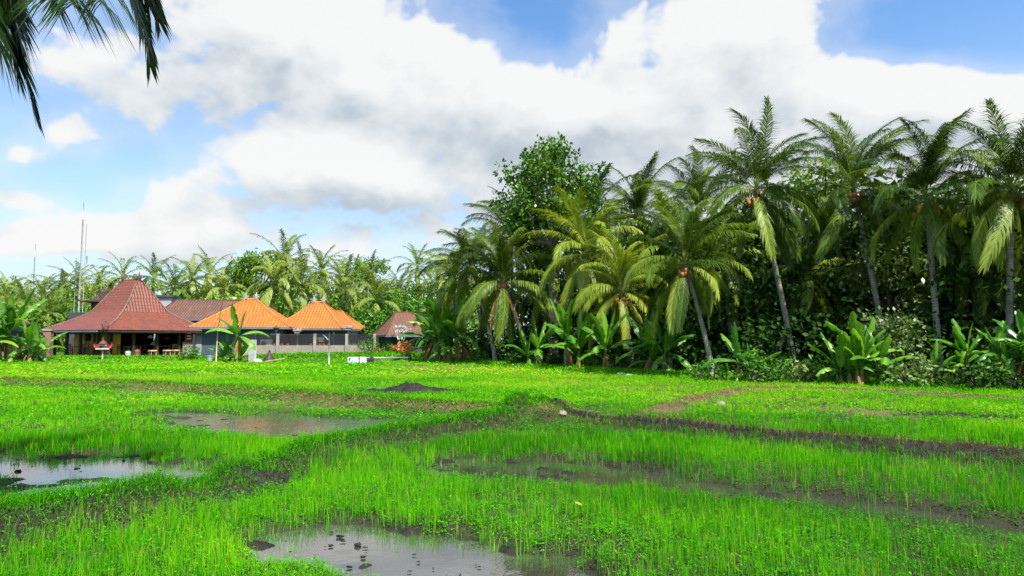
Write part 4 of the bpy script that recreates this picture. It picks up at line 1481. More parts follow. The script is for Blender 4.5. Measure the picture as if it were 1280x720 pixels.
SHR = [
    (960, 26.6, 0.9, 0.9, 'leaf_shrub', 'round yellow green shrub at the foot of the tall grey palm trunk'),
    (985, 27.5, 0.7, 0.7, 'leaf_shrub', 'small green shrub right of the tall grey palm trunk foot'),
    (1130, 24.4, 0.8, 0.8, 'leaf_pale', 'pale spotted shrub between the upright banana clump and the half shaded banana plant'),
    (1118, 26.4, 1.2, 1.9, 'leaf_pale', 'tall pale leaved shrub climbing behind the upright banana clump'),
    (1020, 26.8, 0.7, 0.6, 'leaf_shrub', 'low dark green shrub left of the upright banana clump'),
    (1222, 22.6, 0.7, 0.6, 'leaf_dark', 'low dark shrub at the wood edge near the right photo edge'),
    (870, 29.2, 0.6, 0.5, 'leaf_shrub', 'low shrub left of the short edge palm trunk'),
    (648, 40.5, 0.8, 0.6, 'leaf_dark', 'dark shrub at the foot of the palm with dead fronds'),
    (598, 46.0, 0.8, 0.6, 'leaf_shrub', 'low green shrub under the palm leaning left'),
    (905, 28.2, 0.5, 0.45, 'leaf_shrub', 'small bright shrub left of the yellow green banana plant'),
    (948, 27.0, 0.55, 0.5, 'leaf_pale', 'pale leafy shrub right of the low banana shoot'),
    (1003, 26.6, 0.6, 0.6, 'leaf_pale', 'pale speckled shrub between the tall grey trunk and the upright banana clump'),
    (1034, 26.0, 0.5, 0.4, 'leaf_shrub', 'small low shrub touching the left of the upright banana clump'),
    (1108, 25.2, 0.6, 0.55, 'leaf_shrub', 'green shrub touching the right of the upright banana clump'),
    (1146, 24.3, 0.55, 0.5, 'leaf_shrub', 'bright low shrub left of the half shaded banana plant'),
    (1182, 24.0, 0.7, 0.7, 'leaf_dark', 'dark shrub right of the half shaded banana plant'),
    (1240, 22.6, 0.7, 0.7, 'leaf_shrub', 'green fern like shrub low at the right end of the wood edge'),
    (1268, 22.2, 0.6, 0.5, 'leaf_dark', 'low dark shrub in the corner at the right photo edge'),
    (770, 33.6, 0.6, 0.5, 'leaf_dark', 'dark low shrub under the orange nuts of the low palm'),
    (735, 35.4, 0.6, 0.5, 'leaf_shrub', 'green low shrub between two banana plants under the bright palm'),
    (690, 38.0, 0.7, 0.5, 'leaf_dark', 'dark low shrub left of the banana plants under the bright palm'),
    (236, 49.5, 0.75, 0.65, 'leaf_shrub', 'leafy green shrub before the grey pillar of the pavilion'),
    (30, 49.5, 1.5, 1.2, 'leaf_shrub', 'dense green shrub left of the red brick post'),
    (50, 48.5, 0.9, 0.7, 'leaf_tree', 'dark green shrub hiding the foot of the red brick post'),
    (462, 50.5, 0.9, 0.8, 'leaf_shrub', 'sunny shrub under the bush tree at the end of the fence'),
    (484, 52.0, 0.8, 0.6, 'leaf_shrub', 'green shrub left of the orange croton'),
    (497, 52.0, 0.55, 0.45, 'leaf_orange', 'orange leaved croton shrub below the brown roof'),
    (508, 51.0, 0.65, 0.75, 'leaf_orange', 'larger orange red croton shrub beside the banana clump'),
    (472, 51.0, 0.35, 0.35, 'leaf_orange', 'small orange flowering shrub right of the fence end'),
]
for i, (u, d, r, h, mt, lb) in enumerate(SHR):
    rng = random.Random(300 + i)
    d = d * (0.93 if u > 860 else 1.0)
    x_, y_ = gx(u, d), d
    root = empty('shrub', (x_, y_, hz(x_, y_)), 0, lb, 'shrub', 'shrubs along the edges of the field')
    cl = [(rng.uniform(-.7, .7) * r, rng.uniform(-.5, .5) * r, h * rng.uniform(0.15, 1.15), r * rng.uniform(0.35, 0.55)) for k in range(10)]
    mb = MB()
    for k in range(5):
        mb.tube([(0, 0, -0.1), (cl[k][0] * .5, cl[k][1] * .5, cl[k][2] * .4), cl[k][:3]], [0.035, 0.025, 0.01], 5)
    mb.build('stem', M['bark'], root)
    link('foliage', leaf_cloud('shrub_foliage', M[mt], cl, 330, 0.17, 300 + i, 0.5), root)

# bare whitish bush by the brown house
x_, y_ = gx(499, 53), 53.0
root = empty('bare_shrub', (x_, y_, hz(x_, y_)), 0, 'leafless whitish branching bush in front of the rusty brown roof', 'bush')
rng = random.Random(77)
mb = MB()


def twig(p, d, l, r, k):
    e = p + d * l
    mb.tube([p, e], [r, r * 0.6], 5)
    if k:
        for _ in range(3):
            nd_ = (d + Vector((rng.uniform(-.8, .8), rng.uniform(-.8, .8), rng.uniform(-.1, .6)))).normalized()
            twig(e, nd_, l * 0.68, r * 0.65, k - 1)


for _ in range(4):
    twig(Vector((0, 0, 0.2)), Vector((rng.uniform(-.5, .5), rng.uniform(-.5, .5), 1)).normalized(), 0.9, 0.05, 3)
mb.build('branches', M['white_dirty'], root)

# ------------------------------------------------------------------ roofs
def hip_faces(mb, lo, hi, z0, z1):
    """four roof faces between two rectangles lo=(hx,hy), hi=(hx,hy), UV in metres, v up the slope"""
    A = [(-lo[0], -lo[1], z0), (lo[0], -lo[1], z0), (lo[0], lo[1], z0), (-lo[0], lo[1], z0)]
    B = [(-hi[0], -hi[1], z1), (hi[0], -hi[1], z1), (hi[0], hi[1], z1), (-hi[0], hi[1], z1)]
    for k in range(4):
        k2 = (k + 1) % 4
        a, b, c, d = Vector(A[k]), Vector(A[k2]), Vector(B[k2]), Vector(B[k])
        ex = (b - a).normalized()
        nrm = ex.cross((d - a)).normalized()
        ey = nrm.cross(ex)
        f = [a, b, c, d]
        if (c - d).length < 0.02:
            f = [a, b, c]
        mb.poly(f, [((p - a).dot(ex) + 17.3 * k, (p - a).dot(ey) + 3) for p in f])
    return A, B


def hip_roof(root, tiers, mat, ridge_mat, name='roof', ridge_r=0.09, under=None, ridge=True):
    """tiers: list of ((hx, hy), z) from the eave up"""
    mb = MB()
    rid = MB()
    corners = [[] for _ in range(4)]
    for (lo, z0), (hi, z1) in zip(tiers[:-1], tiers[1:]):
        A, B = hip_faces(mb, lo, hi, z0, z1)
        for k in range(4):
            if not corners[k]:
                corners[k].append(A[k])
            corners[k].append(B[k])
    r = mb.build(name, mat, root)
    if under:
        lo, z0 = tiers[0]
        ub = MB()
        ub.poly([(-lo[0] + .02, -lo[1] + .02, z0 - 0.03), (-lo[0] + .02, lo[1] - .02, z0 - 0.03), (lo[0] - .02, lo[1] - .02, z0 - 0.03), (lo[0] - .02, -lo[1] + .02, z0 - 0.03)])
        ub.build('ceiling', under, root)
    for k in range(4):
        rid.tube(corners[k], ridge_r, 6)
    hx, hy = tiers[-1][0]
    zt = tiers[-1][1]
    if ridge:
        if hx > hy:
            rid.tube([(-hx, 0, zt), (hx, 0, zt)], ridge_r * 1.3, 6)
        else:
            rid.tube([(0, -hy, zt), (0, hy, zt)], ridge_r * 1.3, 6)
    rid.build('ridge_cap', ridge_mat, r)
    return r


def finial(root, p, h, mat, name='roof_ornament'):
    """a flame shaped corner ornament: stepped foot, swelling body, curled tip and side curls"""
    mb = MB()
    x_, y_, z_ = p
    mb.box((x_, y_, z_ + h * 0.08), (h * 0.5, h * 0.5, h * 0.2))
    mb.lathe((x_, y_, z_), [(h * .2, h * .16), (h * .26, h * .32), (h * .2, h * .5), (h * .1, h * .75), (h * .02, h * 1.1)], 8)
    for s in (-1, 1):
        mb.tube([(x_ + s * h * .15, y_, z_ + h * .25), (x_ + s * h * .38, y_, z_ + h * .4), (x_ + s * h * .36, y_, z_ + h * .68)], [h * .1, h * .08, h * .02], 6)
    return mb.build(name, mat, root)


# ------------------------------------------------------------------ the pavilion restaurant
AL = math.radians(60)
SZ = 9.4
c0 = P(131, 412, 52.0)
ex, ey = Vector((math.cos(AL), math.sin(AL), 0)), Vector((-math.sin(AL), math.cos(AL), 0))
pc = Vector((c0.x, c0.y, 0)) + (ex + ey) * SZ / 2
PZ = 0.42
pav = empty('pavilion', (pc.x, pc.y, 0), AL, 'open sided pavilion with a steep two tier red tiled roof and dark interior', 'pavilion')
EZ = c0.z
H = SZ / 2
hip_roof(pav, [((H, H), EZ), ((2.9, 3.2), EZ + 0.95), ((2.0, 2.35), EZ + 1.55), ((1.15, 1.9), EZ + 2.75), ((0.62, 1.45), EZ + 3.62), ((0.04, 1.15), EZ + 4.35)], M['tile_red'], M['ridge'], under=M['wood_dark'], ridge_r=0.075)
finial(pav, (0, -1.1, EZ + 4.4), 0.55, M['ornament_dark'])
finial(pav, (0, 1.1, EZ + 4.4), 0.55, M['ornament_dark'])
finial(pav, (-H + .1, -H + .1, EZ + 0.02), 0.62, M['ornament_dark'])
mb = MB()
for s in (-1, 1):
    mb.box((s * (H - 0.06), 0, EZ - 0.09), (0.05, 2 * H - 0.2, 0.2))
    mb.box((0, s * (H - 0.06), EZ - 0.09), (2 * H - 0.02, 0.05, 0.2))
mb.build('fascia', M['wood_dark'], pav)
mb = MB()
mb.box((-H - 0.08, 0.4, EZ - 0.12), (0.12, 2 * H - 1.0, 0.13))
mb.build('gutter', M['gutter'], pav)
mb = MB()
mb.box((0, 0, 0.2), (SZ - 0.8, SZ - 0.8, PZ))
mb.build('floor_slab', M['concrete'], pav)
ci = H - 0.75
for k in range(5):
    t = -ci + 2 * ci * k / 4
    for p in ((t, -ci), (-ci, t)) if k else ((t, -ci),):
        mb = MB()
        mb.box((p[0], p[1], (PZ + EZ) / 2), (0.17, 0.17, EZ - PZ))
        mb.box((p[0], p[1], PZ + 0.16), (0.3, 0.3, 0.3), taper=0.75)
        mb.build('column', M['wood_dark'], pav)
for k in range(1, 4):
    t = -ci + 2 * ci * k / 4
    MB().box((t, ci, (PZ + EZ) / 2), (0.17, 0.17, EZ - PZ)).build('column', M['wood_dark'], pav)
mb = MB()
mb.box((0, -ci, EZ - 0.2), (2 * ci, 0.12, 0.2))
mb.box((-ci, 0, EZ - 0.204), (0.12, 2 * ci, 0.2))
mb.build('beam', M['wood_dark'], pav)
# yellow wall parallel to the left side, with dark door openings, dark wall at the back
mb = MB()
wx = -2.3
yy0 = -2.6
for a, b_ in ((-2.6, -1.75), (-1.2, 0.0), (0.6, 1.7), (2.3, 4.0)):
    mb.box((wx, (a + b_) / 2, (PZ + EZ) / 2), (0.14, b_ - a, EZ - PZ - 0.02))
mb.build('wall', M['yellow'], pav)
for a, b_ in ((-1.75, -1.2), (0.0, 0.6), (1.7, 2.3)):
    mb = MB()
    mb.box((wx + 0.02, (a + b_) / 2, (PZ + EZ) / 2), (0.08, b_ - a - 0.01, EZ - PZ - 0.03))
    d_ = mb.build('door', M['wood_dark'], pav)
    MB().box((wx - 0.03, a + 0.1, PZ + 1.0), (0.05, 0.04, 0.14)).build('handle', M['steel'], d_)
mb = MB()
mb.box((0.9, 2.9, (PZ + EZ) / 2), (6.2, 0.14, EZ - PZ - 0.02))
w_ = mb.build('wall', M['wood_dark'], pav)
w_['label'] = 'dark back wall'
mb = MB()
mb.box((4.2, 0.2, (PZ + EZ) / 2), (0.14, 5.2, EZ - PZ - 0.02))
mb.build('wall', M['wood_dark'], pav)
# grey end wall with the red framed board, on the right
mb = MB()
gxw = P(255, 430, 58.6)


def plocal(lx, ly, lz):
    return Vector((pc.x, pc.y, 0)) + ex * lx + ey * ly + Vector((0, 0, lz))


mb.box((4.05, -ci - 0.06, (0.1 + EZ) / 2), (1.15, 0.18, EZ - 0.1))
mb.build('end_wall', M['wall_grey'], pav)
mb = MB()
mb.box((2.75, -ci - 0.05, PZ + 0.55), (0.9, 0.16, 1.1))
mb.build('counter', M['block'], pav)
o = empty('notice_board', plocal(2.75, -ci - 0.2, PZ + 1.2), AL, 'small red framed board with pale panels beside the grey end wall of the pavilion', 'board')
mb = MB()
for s in (-1, 1):
    mb.box((s * 0.33, 0, 0.4), (0.08, 0.06, 0.9))
    mb.box((0, 0, 0.4 + s * 0.43), (0.58, 0.06, 0.08))
mb.build('frame', M['red'], o)
MB().box((0, 0.02, 0.4), (0.6, 0.02, 0.8)).build('panel', M['red'], o)
mb = MB()
for k in range(3):
    mb.box((0, -0.012, 0.18 + k * 0.22), (0.4, 0.03, 0.09))
mb.build('strip', M['white'], o)


def obj_at(name, lx, ly, lz, rot, label, cat, group=None):
    p = plocal(lx, ly, lz)
    return empty(name, p, AL + rot, label, cat, group)


def table(lx, ly, label, w=1.1, d=0.75):
    t = obj_at('dining_table', lx, ly, PZ, 0, label, 'table', 'tables in the pavilion')
    MB().box((0, 0, 0.74), (w, d, 0.05)).build('tabletop', M['wood'], t)
    for sx in (-1, 1):
        for sy in (-1, 1):
            MB().box((sx * (w / 2 - .07), sy * (d / 2 - .07), 0.357), (0.07, 0.07, 0.714)).build('leg', M['wood'], t)


def chair(lx, ly, rot, label, mat='wood'):
    t = obj_at('chair', lx, ly, PZ, rot, label, 'chair', 'chairs in the pavilion')
    MB().box((0, 0, 0.45), (0.44, 0.44, 0.05)).build('seat', M[mat], t)
    for sx in (-1, 1):
        MB().box((sx * 0.19, -0.19, 0.212), (0.05, 0.05, 0.424)).build('leg', M[mat], t)
        MB().box((sx * 0.19, 0.19, 0.212), (0.05, 0.05, 0.424)).build('leg', M[mat], t)
    mb = MB()
    for sx in (-1, 1):
        mb.box((sx * 0.19, 0.2, 0.7), (0.05, 0.04, 0.45))
    for k in range(3):
        mb.box((0, 0.2, 0.6 + k * 0.14), (0.33, 0.025, 0.07))
    mb.build('backrest', M[mat], t)


def cushion(lx, ly, label):
    t = obj_at('stool', lx, ly, PZ, 0, label, 'stool', 'pale stools along the pavilion front')
    MB().box((0, 0, 0.40), (0.55, 0.42, 0.10), taper=0.92).build('seat', M['wood_pale'], t)
    for sx in (-1, 1):
        for sy in (-1, 1):
            MB().box((sx * 0.2, sy * 0.14, 0.175), (0.05, 0.05, 0.35)).build('leg', M['wood_pale'], t)


table(-3.4, 1.6, 'wooden table before the yellow wall, nearest the brick post')
table(-3.4, -0.6, 'wooden table before the yellow wall, under the hanging lantern')
table(-1.6, -3.2, 'wooden table on the pavilion corner behind the red stall sign')
table(1.3, -2.6, 'wooden table in the dark part of the pavilion')
chair(-3.5, 2.5, 0.0, 'wooden chair at the far end of the table nearest the brick post')
chair(-3.4, 0.55, PI, 'wooden chair between the two tables before the yellow wall')
chair(-3.4, -1.5, PI, 'wooden chair at the near end of the table under the lantern')
chair(-0.75, -3.3, -PI / 2, 'dark chair right of the pavilion corner table', 'wood_dark')
chair(-2.6, -3.4, PI / 2, 'dark chair left of the pavilion corner table', 'wood_dark')
chair(2.3, -3.0, -0.4, 'light wooden chair deep in the right of the pavilion', 'wood_pale')
cushion(-0.5, -ci - 0.25, 'pale low stool in the pavilion front, left of the three')
cushion(0.75, -ci - 0.25, 'pale low stool in the pavilion front, middle of the three')
cushion(1.55, -ci - 0.25, 'pale low stool in the pavilion front, right of the three')


def pendant(lx, ly, drop, label, mat='white'):
    t = obj_at('pendant_lamp', lx, ly, EZ - 0.04, 0, label, 'lamp', 'pendant lamps in the pavilion')
    MB().tube([(0, 0, 0), (0, 0, -drop)], 0.012, 5).build('cord', M['black'], t)
    MB().lathe((0, 0, -drop - 0.24), [(0.26, 0), (0.22, 0.08), (0.12, 0.18), (0.04, 0.25)], 10).build('lamp_shade', M[mat], t)


pendant(0.0, -3.0, 0.35, 'white pendant lamp hanging left in the dark opening of the pavilion')
pendant(1.1, -1.6, 0.95, 'white pendant lamp hanging low deep inside the pavilion')
pendant(2.0, -2.2, 0.45, 'brown pendant lamp in the right of the dark opening', 'wood')
# lantern before the yellow wall
t = obj_at('lantern', -3.5, -0.2, EZ - 0.25, 0, 'dark house shaped lantern on a grey post before the yellow wall', 'lantern')
MB().tube([(0, 0, -1.75), (0, 0, -0.62)], 0.09, 8).build('post', M['wall_grey'], t)
MB().box((0, 0, -0.45), (0.34, 0.34, 0.34)).build('body', M['wood_dark'], t)
MB().lathe((0, 0, -0.28), [(0.36, 0), (0.24, 0.12), (0.07, 0.26), (0.02, 0.36)], 4, False).build('cap', M['wood_dark'], t)
# red stall sign on a post at the corner
p = P(128, 447, 49.6)
sg = empty('sign', (p.x, p.y, hz(p.x, p.y)), 0.1, 'red and white scalloped sign board on a post before the pavilion corner', 'sign')
s0 = hz(p.x, p.y)
zc = P(128, 433, 49.6).z - s0
MB().tube([(0, 0, -0.1), (0, 0, zc - 0.3)], 0.05, 8).build('post', M['white_dirty'], sg)
mb = MB()
mb.box((0, 0, zc), (0.9, 0.16, 0.3))
for k in (-1, 1):
    mb.tube([(k * 0.5, 0, zc - 0.1), (k * 0.62, 0, zc + 0.1), (k * 0.56, 0, zc + 0.3)], [0.1, 0.08, 0.03], 6)
mb.build('board', M['red'], sg)
mb = MB()
mb.box((0, -0.085, zc - 0.17), (0.95, 0.03, 0.10))
mb.box((0, -0.085, zc + 0.08), (0.55, 0.03, 0.08))
mb.build('trim', M['white_dirty'], sg)
mb = MB()
mb.lathe((0, 0, zc + 0.18), [(0.3, 0), (0.2, 0.14), (0.06, 0.24), (0.02, 0.5)], 6, False)
mb.build('crest', M['ornament_dark'], sg)
# pots on the terrace
for i, (lx, ly, r, mt, lb) in enumerate([(-2.3, -ci + 0.15, 0.22, 'white_dirty', 'round white pot with a small plant on the pavilion corner'), (-1.55, -ci + 0.3, 0.30, 'wood', 'brown clay pot right of the white pot on the pavilion corner')]):
    t = obj_at('plant_pot', lx, ly, PZ, 0, lb, 'pot')
    MB().lathe((0, 0, 0), [(r * .6, 0), (r, r * .8), (r * .95, r * 1.5), (r * .75, r * 1.9)], 12).build('pot', M[mt], t)
    link('foliage', leaf_cloud('pot_foliage', M['leaf_shrub'], [(0, 0, r * 2.4, r * 0.9)], 500, 0.12, 70 + i, 0.4), t)
# red brick posts and low wall left of the pavilion
for i, (u, d, w, h, lb) in enumerate([(62, 50.8, 0.5, 2.1, 'red brick post at the left end of the pavilion terrace'), (51, 51.6, 0.4, 1.6, 'lower red brick post half hidden by leaves, left of the taller one')]):
    x_ = gx(u, d)
    t = empty('brick_post', (x_, d, hz(x_, d)), 0.2, lb, 'post', 'red brick posts left of the pavilion')
    MB().box((0, 0, h / 2 - 0.1), (w, w, h)).build('shaft', M['brick_red'], t)
    MB().box((0, 0, h - 0.04), (w + 0.12, w + 0.12, 0.12)).build('capstone', M['concrete'], t)
x0_, x1_ = gx(-10, 51.8), gx(48, 51.4)
o = MB().box(((x0_ + x1_) / 2, 51.8, 0.75), (x1_ - x0_, 0.18, 1.0)).build('brick_wall', M['brick_red'])
tag(o, 'low red brick wall behind the shrubs at the left photo edge', 'wall')

# ------------------------------------------------------------------ orange roofed houses
def house(u, v, d, w, dp, rot, eave_z, peak_z, ridge, tile, rmat, wall, label, over=0.75, fin=None, name='house'):
    c = P(u, v, d)
    base = empty(name, (c.x, c.y, 0), rot, label, 'house')
    hw, hd = w / 2, dp / 2
    hip_roof(base, [((hw, hd), eave_z), ((hw * 0.5 + ridge[0] * .5, hd * 0.5 + ridge[1] * .5), eave_z + (peak_z - eave_z) * 0.46), ((max(ridge[0], .03), max(ridge[1], .03)), peak_z)], tile, rmat, under=M['wood_dark'], ridge_r=0.075)
    mb = MB()
    ww, wd, z0, zt = w - 2 * over, dp - 2 * over, -0.1, eave_z - 0.04
    for s in (-1, 1):
        mb.box((0, s * (wd / 2 - .09), (z0 + zt) / 2), (ww, 0.18, zt - z0))
        mb.box((s * (ww / 2 - .09), 0, (z0 + zt) / 2), (0.18, wd - 0.37, zt - z0))
    mb.build('wall', wall, base)
    mb = MB()
    for s in (-1, 1):
        mb.box((0, s * (hd - .03), eave_z - 0.07), (w - .02, 0.04, 0.15))
        mb.box((s * (hw - .03), 0, eave_z - 0.07), (0.04, dp - .12, 0.15))
    mb.build('fascia', M['gutter'], base)
    if fin:
        for s in (-1, 1):
            q = (s * ridge[0], 0, peak_z) if ridge[0] > ridge[1] else (0, s * ridge[1], peak_z)
            finial(base, q, fin, M['ornament'])
    return base


def opening(base, lx, ly, z0, z1, w, name, frame_mat, fill, thick=0.06, along='x'):
    f = MB()
    for s in (-1, 1):
        f.box((lx + s * (w / 2 - .04), ly, (z0 + z1) / 2), (0.08, thick, z1 - z0))
        f.box((lx, ly, (z0 if s < 0 else z1) - s * -0.04 * -1 * s * s), (w - 0.17, thick, 0.08)) if False else None
    f.box((lx, ly, z1 - .04), (w - 0.165, thick, 0.08))
    f.box((lx, ly, z0 + .04), (w - 0.165, thick, 0.08))
    o = f.build(name, frame_mat, base)
    MB().box((lx, ly + 0.01, (z0 + z1) / 2), (w - 0.165, 0.02, z1 - z0 - 0.165)).build('pane' if name == 'window' else 'leaf_panel', fill, o)
    return o


d1 = 56.5
e1 = P(320, 409, 53.5).z
h1 = house(313, 400, d1, 7.6, 6.4, math.radians(8), e1, P(313, 374, d1).z, (0.42, 0), M['tile_orange'], M['ridge_orange'], M['wall_blue'],
           'house with the larger bright orange hipped roof and slate blue walls, left of the pair', fin=0.62)
ly = -(6.4 / 2 - 0.75) - 0.02
opening(h1, -0.4, ly, 1.0, 2.0, 0.9, 'window', M['wall_dark'], M['glass'])
opening(h1, 2.5, ly, 0.3, 2.2, 0.75, 'door', M['white_dirty'], M['wall_blue'])
MB().box((1.0, ly - 0.02, 1.3), (0.09, 0.09, 2.3)).build('downpipe', M['white_dirty'], h1)
d2 = 58.5
e2 = P(398, 410.5, 56).z
h2 = house(398, 400, d2, 5.9, 5.4, math.radians(-4), e2, P(390, 378, d2).z, (0.42, 0), M['tile_orange'], M['ridge_orange'], M['wall_blue'],
           'house with the second orange hipped roof, between the larger one and the low side roof', fin=0.66)
ly = -(5.4 / 2 - 0.75) - 0.02
dr = opening(h2, -1.2, ly, 0.2, 2.35, 1.0, 'door', M['wood_dark'], M['door_red'])
MB().box((-0.9, ly - 0.05, 1.2), (0.05, 0.05, 0.16)).build('handle', M['steel'], dr)
opening(h2, 0.9, ly, 1.1, 2.1, 0.9, 'window', M['wall_dark'], M['glass'])
MB().box((2.05, ly - 0.02, 1.25), (0.09, 0.09, 2.3)).build('downpipe', M['white_dirty'], h2)
h3 = house(420, 400, 62.5, 4.2, 4.4, math.radians(-4), P(430, 409, 60.5).z, P(420, 389.5, 62.5).z, (0.6, 0), M['tile_orange'], M['ridge_orange'], M['wall_grey'],
           'low orange roofed house wing behind the right end of the pair', over=0.5)
# small grey corner tower caps between the roofs
for i, (u, v, d) in enumerate([(372, 413, 53.6), (436, 409, 55.2)]):
    p = P(u, v, d)
    t = empty('roof_corner_piece', p, 0, ['grey carved corner piece at the eave between the two orange roofs', 'grey carved corner piece at the right eave of the second orange roof'][i], 'carving', 'carved eave corner pieces')
    mb = MB()
    mb.box((0, 0, 0), (0.6, 0.4, 0.13))
    mb.box((0, 0, -0.145), (0.4, 0.3, 0.15))
    mb.build('block', M['ornament'], t)
    mb = MB()
    mb.tube([(-.22, 0, .06), (-.33, 0, .13), (-.29, 0, .25)], [.08, .07, .02], 6)
    mb.tube([(.22, 0, .06), (.33, 0, .13), (.29, 0, .25)], [.08, .07, .02], 6)
    mb.tube([(0, 0, .06), (0, 0, .22)], [.12, .03], 6)
    mb.build('curl', M['ornament'], t)
    MB().tube([(0, 0, -0.222), (0, 0, -p.z)], 0.08, 7).build('post', M['white_dirty'], t)
# wall mounted condensers
for i, (u, v, d) in enumerate([(333, 429, 52.9), (398, 426, 54.9)]):
    p = P(u, v, d)
    t = empty('air_conditioner', (p.x, p.y, p.z - 0.3), 0, ['white air conditioner box before the slate wall of the larger orange roofed house', 'white air conditioner box before the wall of the second orange roofed house'][i], 'air conditioner', 'air conditioner boxes on the slate walls')
    MB().box((0, 0, 0.3), (0.85, 0.32, 0.56)).build('casing', M['white_dirty'], t)
    MB().lathe((0, 0, 0), [(0.2, 0), (0.2, 0.02)], 14).build('fan_grille', M['wall_dark'], t, (-0.14, -0.19, 0.3), (PI / 2, 0, 0))
    for s in (-1, 1):
        MB().box((s * 0.3, 0.35, 0.0), (0.04, 0.9, 0.04)).build('bracket', M['steel'], t)
# wall lamp on the fence post side
# ------------------------------------------------------------------ other buildings
dk = house(262, 400, 66, 8.6, 7.0, math.radians(4), P(262, 399, 63).z, P(262, 375.5, 66).z, (3.2, 0), M['tile_brown'], M['tile_brown'], M['wall_dark'],
           'house with a dark brown tiled roof between pavilion and orange roofs', over=0.6)
rb = house(512, 410, 57, 5.2, 5.6, math.radians(22), P(505, 419, 55).z, P(508, 391, 57).z, (1.3, 0), M['tile_rust'], M['tile_rust'], M['wall_dark'],
           'small house with a rusty brown tiled roof beside the wood', over=0.5)
lf = house(-14, 400, 56, 4.2, 4.2, math.radians(15), P(5, 402, 54).z, P(-5, 374, 56).z, (0, 0.3), M['tile_brown'], M['ridge'], M['wall_dark'],
           'dark gabled roof cut by the left photo edge behind banana leaves', over=0.4)
# plain grey block behind the pavilion roof, with a flat lid
p = P(207, 396, 66)
t = empty('water_tank_block', (p.x, 66, 0), 0.1, 'plain grey block with a flat dark lid behind the right slope of the red roof', 'building')
zt = P(207, 370, 66).z
MB().box((0, 0, zt / 2 - 0.1), (1.55, 1.5, zt)).build('wall', M['wall_grey'], t)
MB().box((0, 0, zt - 0.06), (1.95, 1.9, 0.18)).build('lid', M['wall_dark'], t)
# dark wall left of the shrine
p = P(104, 400, 64)
zt = P(104, 390.5, 64).z
o = MB().box((p.x, 64, zt / 2), (2.7, 0.3, zt)).build('boundary_wall', M['wall_dark'])
tag(o, 'dark grey wall top showing over the left red roof slope, at the foot of the tall mast', 'wall')
# Balinese shrine tower
p = P(131, 380, 66)
zb = 0
t = empty('shrine', (p.x, 66, 0), 0.35, 'dark carved shrine tower with thatched cap left of the red roof peak', 'shrine')
z1_, z2_, z3_ = P(131, 394, 66).z, P(131, 378, 66).z, P(131, 365, 66).z
MB().box((0, 0, z1_ / 2), (2.2, 2.0, z1_)).build('plinth', M['ornament_dark'], t)
mb = MB()
mb.box((0, 0, z1_ + 0.1), (2.6, 2.3, 0.2))
mb.box((0, 0, z1_ + 0.3), (2.1, 1.9, 0.22))
mb.build('cornice', M['ornament'], t)
for sx in (-1, 1):
    for sy in (-1, 1):
        MB().box((sx * 0.85, sy * 0.75, (z1_ + z2_) / 2 + 0.2), (0.22, 0.22, z2_ - z1_ - 0.35)).build('pillar', M['wood_dark'], t)
MB().box((0.15, 0.1, (z1_ + z2_) / 2 + 0.15), (1.0, 0.9, z2_ - z1_ - 0.5)).build('niche', M['yellow'], t)
mb = MB()
hip_faces(mb, (1.75, 1.6), (0.85, 0.75), z2_, z2_ + 0.3)
hip_faces(mb, (0.85, 0.75), (0.3, 0.28), z2_ + 0.3, z3_)
mb.poly([(-1.75, -1.6, z2_), (-1.75, 1.6, z2_), (1.75, 1.6, z2_), (1.75, -1.6, z2_)])
rf = mb.build('roof', M['thatch'], t)
finial(rf, (0, 0, z3_ - 0.05), 0.75, M['ornament_dark'], 'finial')
for sx in (-1, 1):
    mb = MB()
    mb.tube([(sx * 1.5, -1.4, z2_ + .02), (sx * 1.9, -1.75, z2_ + .12), (sx * 2.0, -1.85, z2_ + .5)], [.12, .1, .02], 6)
    mb.build('corner_horn', M['ornament_dark'], rf)
# shrine posts beside it
for i, u in enumerate((121, 141)):
    p = P(u, 392, 65)
    zt = P(u, 371 if i else 376, 65).z
    t = empty('shrine_post', (p.x, 65, 0), 0.35, ['short carved stone post left of the shrine tower', 'tall carved stone post right of the shrine tower'][i], 'post', 'carved stone posts by the shrine')
    MB().box((0, 0, zt / 2), (0.5, 0.5, zt)).build('shaft', M['ornament_dark'], t)
    finial(t, (0, 0, zt - .05), 0.7, M['ornament_dark'], 'finial')

# ------------------------------------------------------------------ fence in front of the orange houses
fA, fB = P(302, 440, 50.2), P(470, 438, 52.0)
fz = 0.28
dv = (fB - fA)
L_ = Vector((dv.x, dv.y, 0)).length
an = math.atan2(dv.y, dv.x)
t = empty('fence', (fA.x, fA.y, fz), an, 'low concrete block wall topped by dark netting between pale posts', 'fence')
zw = P(390, 431.5, 51).z - fz
zn = P(390, 418.5, 51).z - fz
MB().box((L_ / 2, 0, zw / 2 - 0.2), (L_, 0.16, zw + 0.4)).build('wall', M['block'], t)
m, nt, out = new_mat('netting')
b = nd(nt, 'BsdfPrincipled')
b.inputs['Base Color'].default_value = (0.012, 0.013, 0.016, 1)
b.inputs['Roughness'].default_value = 0.8
trn = nd(nt, 'BsdfTransparent')
mx = nd(nt, 'MixShader')
br = nd(nt, 'TexChecker')
br.inputs['Scale'].default_value = 60
tcn = nd(nt, 'TexCoord')
nt.links.new(tcn.outputs['Object'], br.inputs['Vector'])
nt.links.new(mth(nt, 'ADD', 0.45, mth(nt, 'MULTIPLY', br.outputs['Fac'], 0.25)), mx.inputs[0])
nt.links.new(trn.outputs[0], mx.inputs[1])
nt.links.new(b.outputs[0], mx.inputs[2])
nt.links.new(mx.outputs[0], out.inputs[0])
M['net'] = m
MB().box((L_ / 2, 0.03, (zw + zn) / 2), (L_, 0.012, zn - zw - 0.05)).build('netting', M['net'], t)
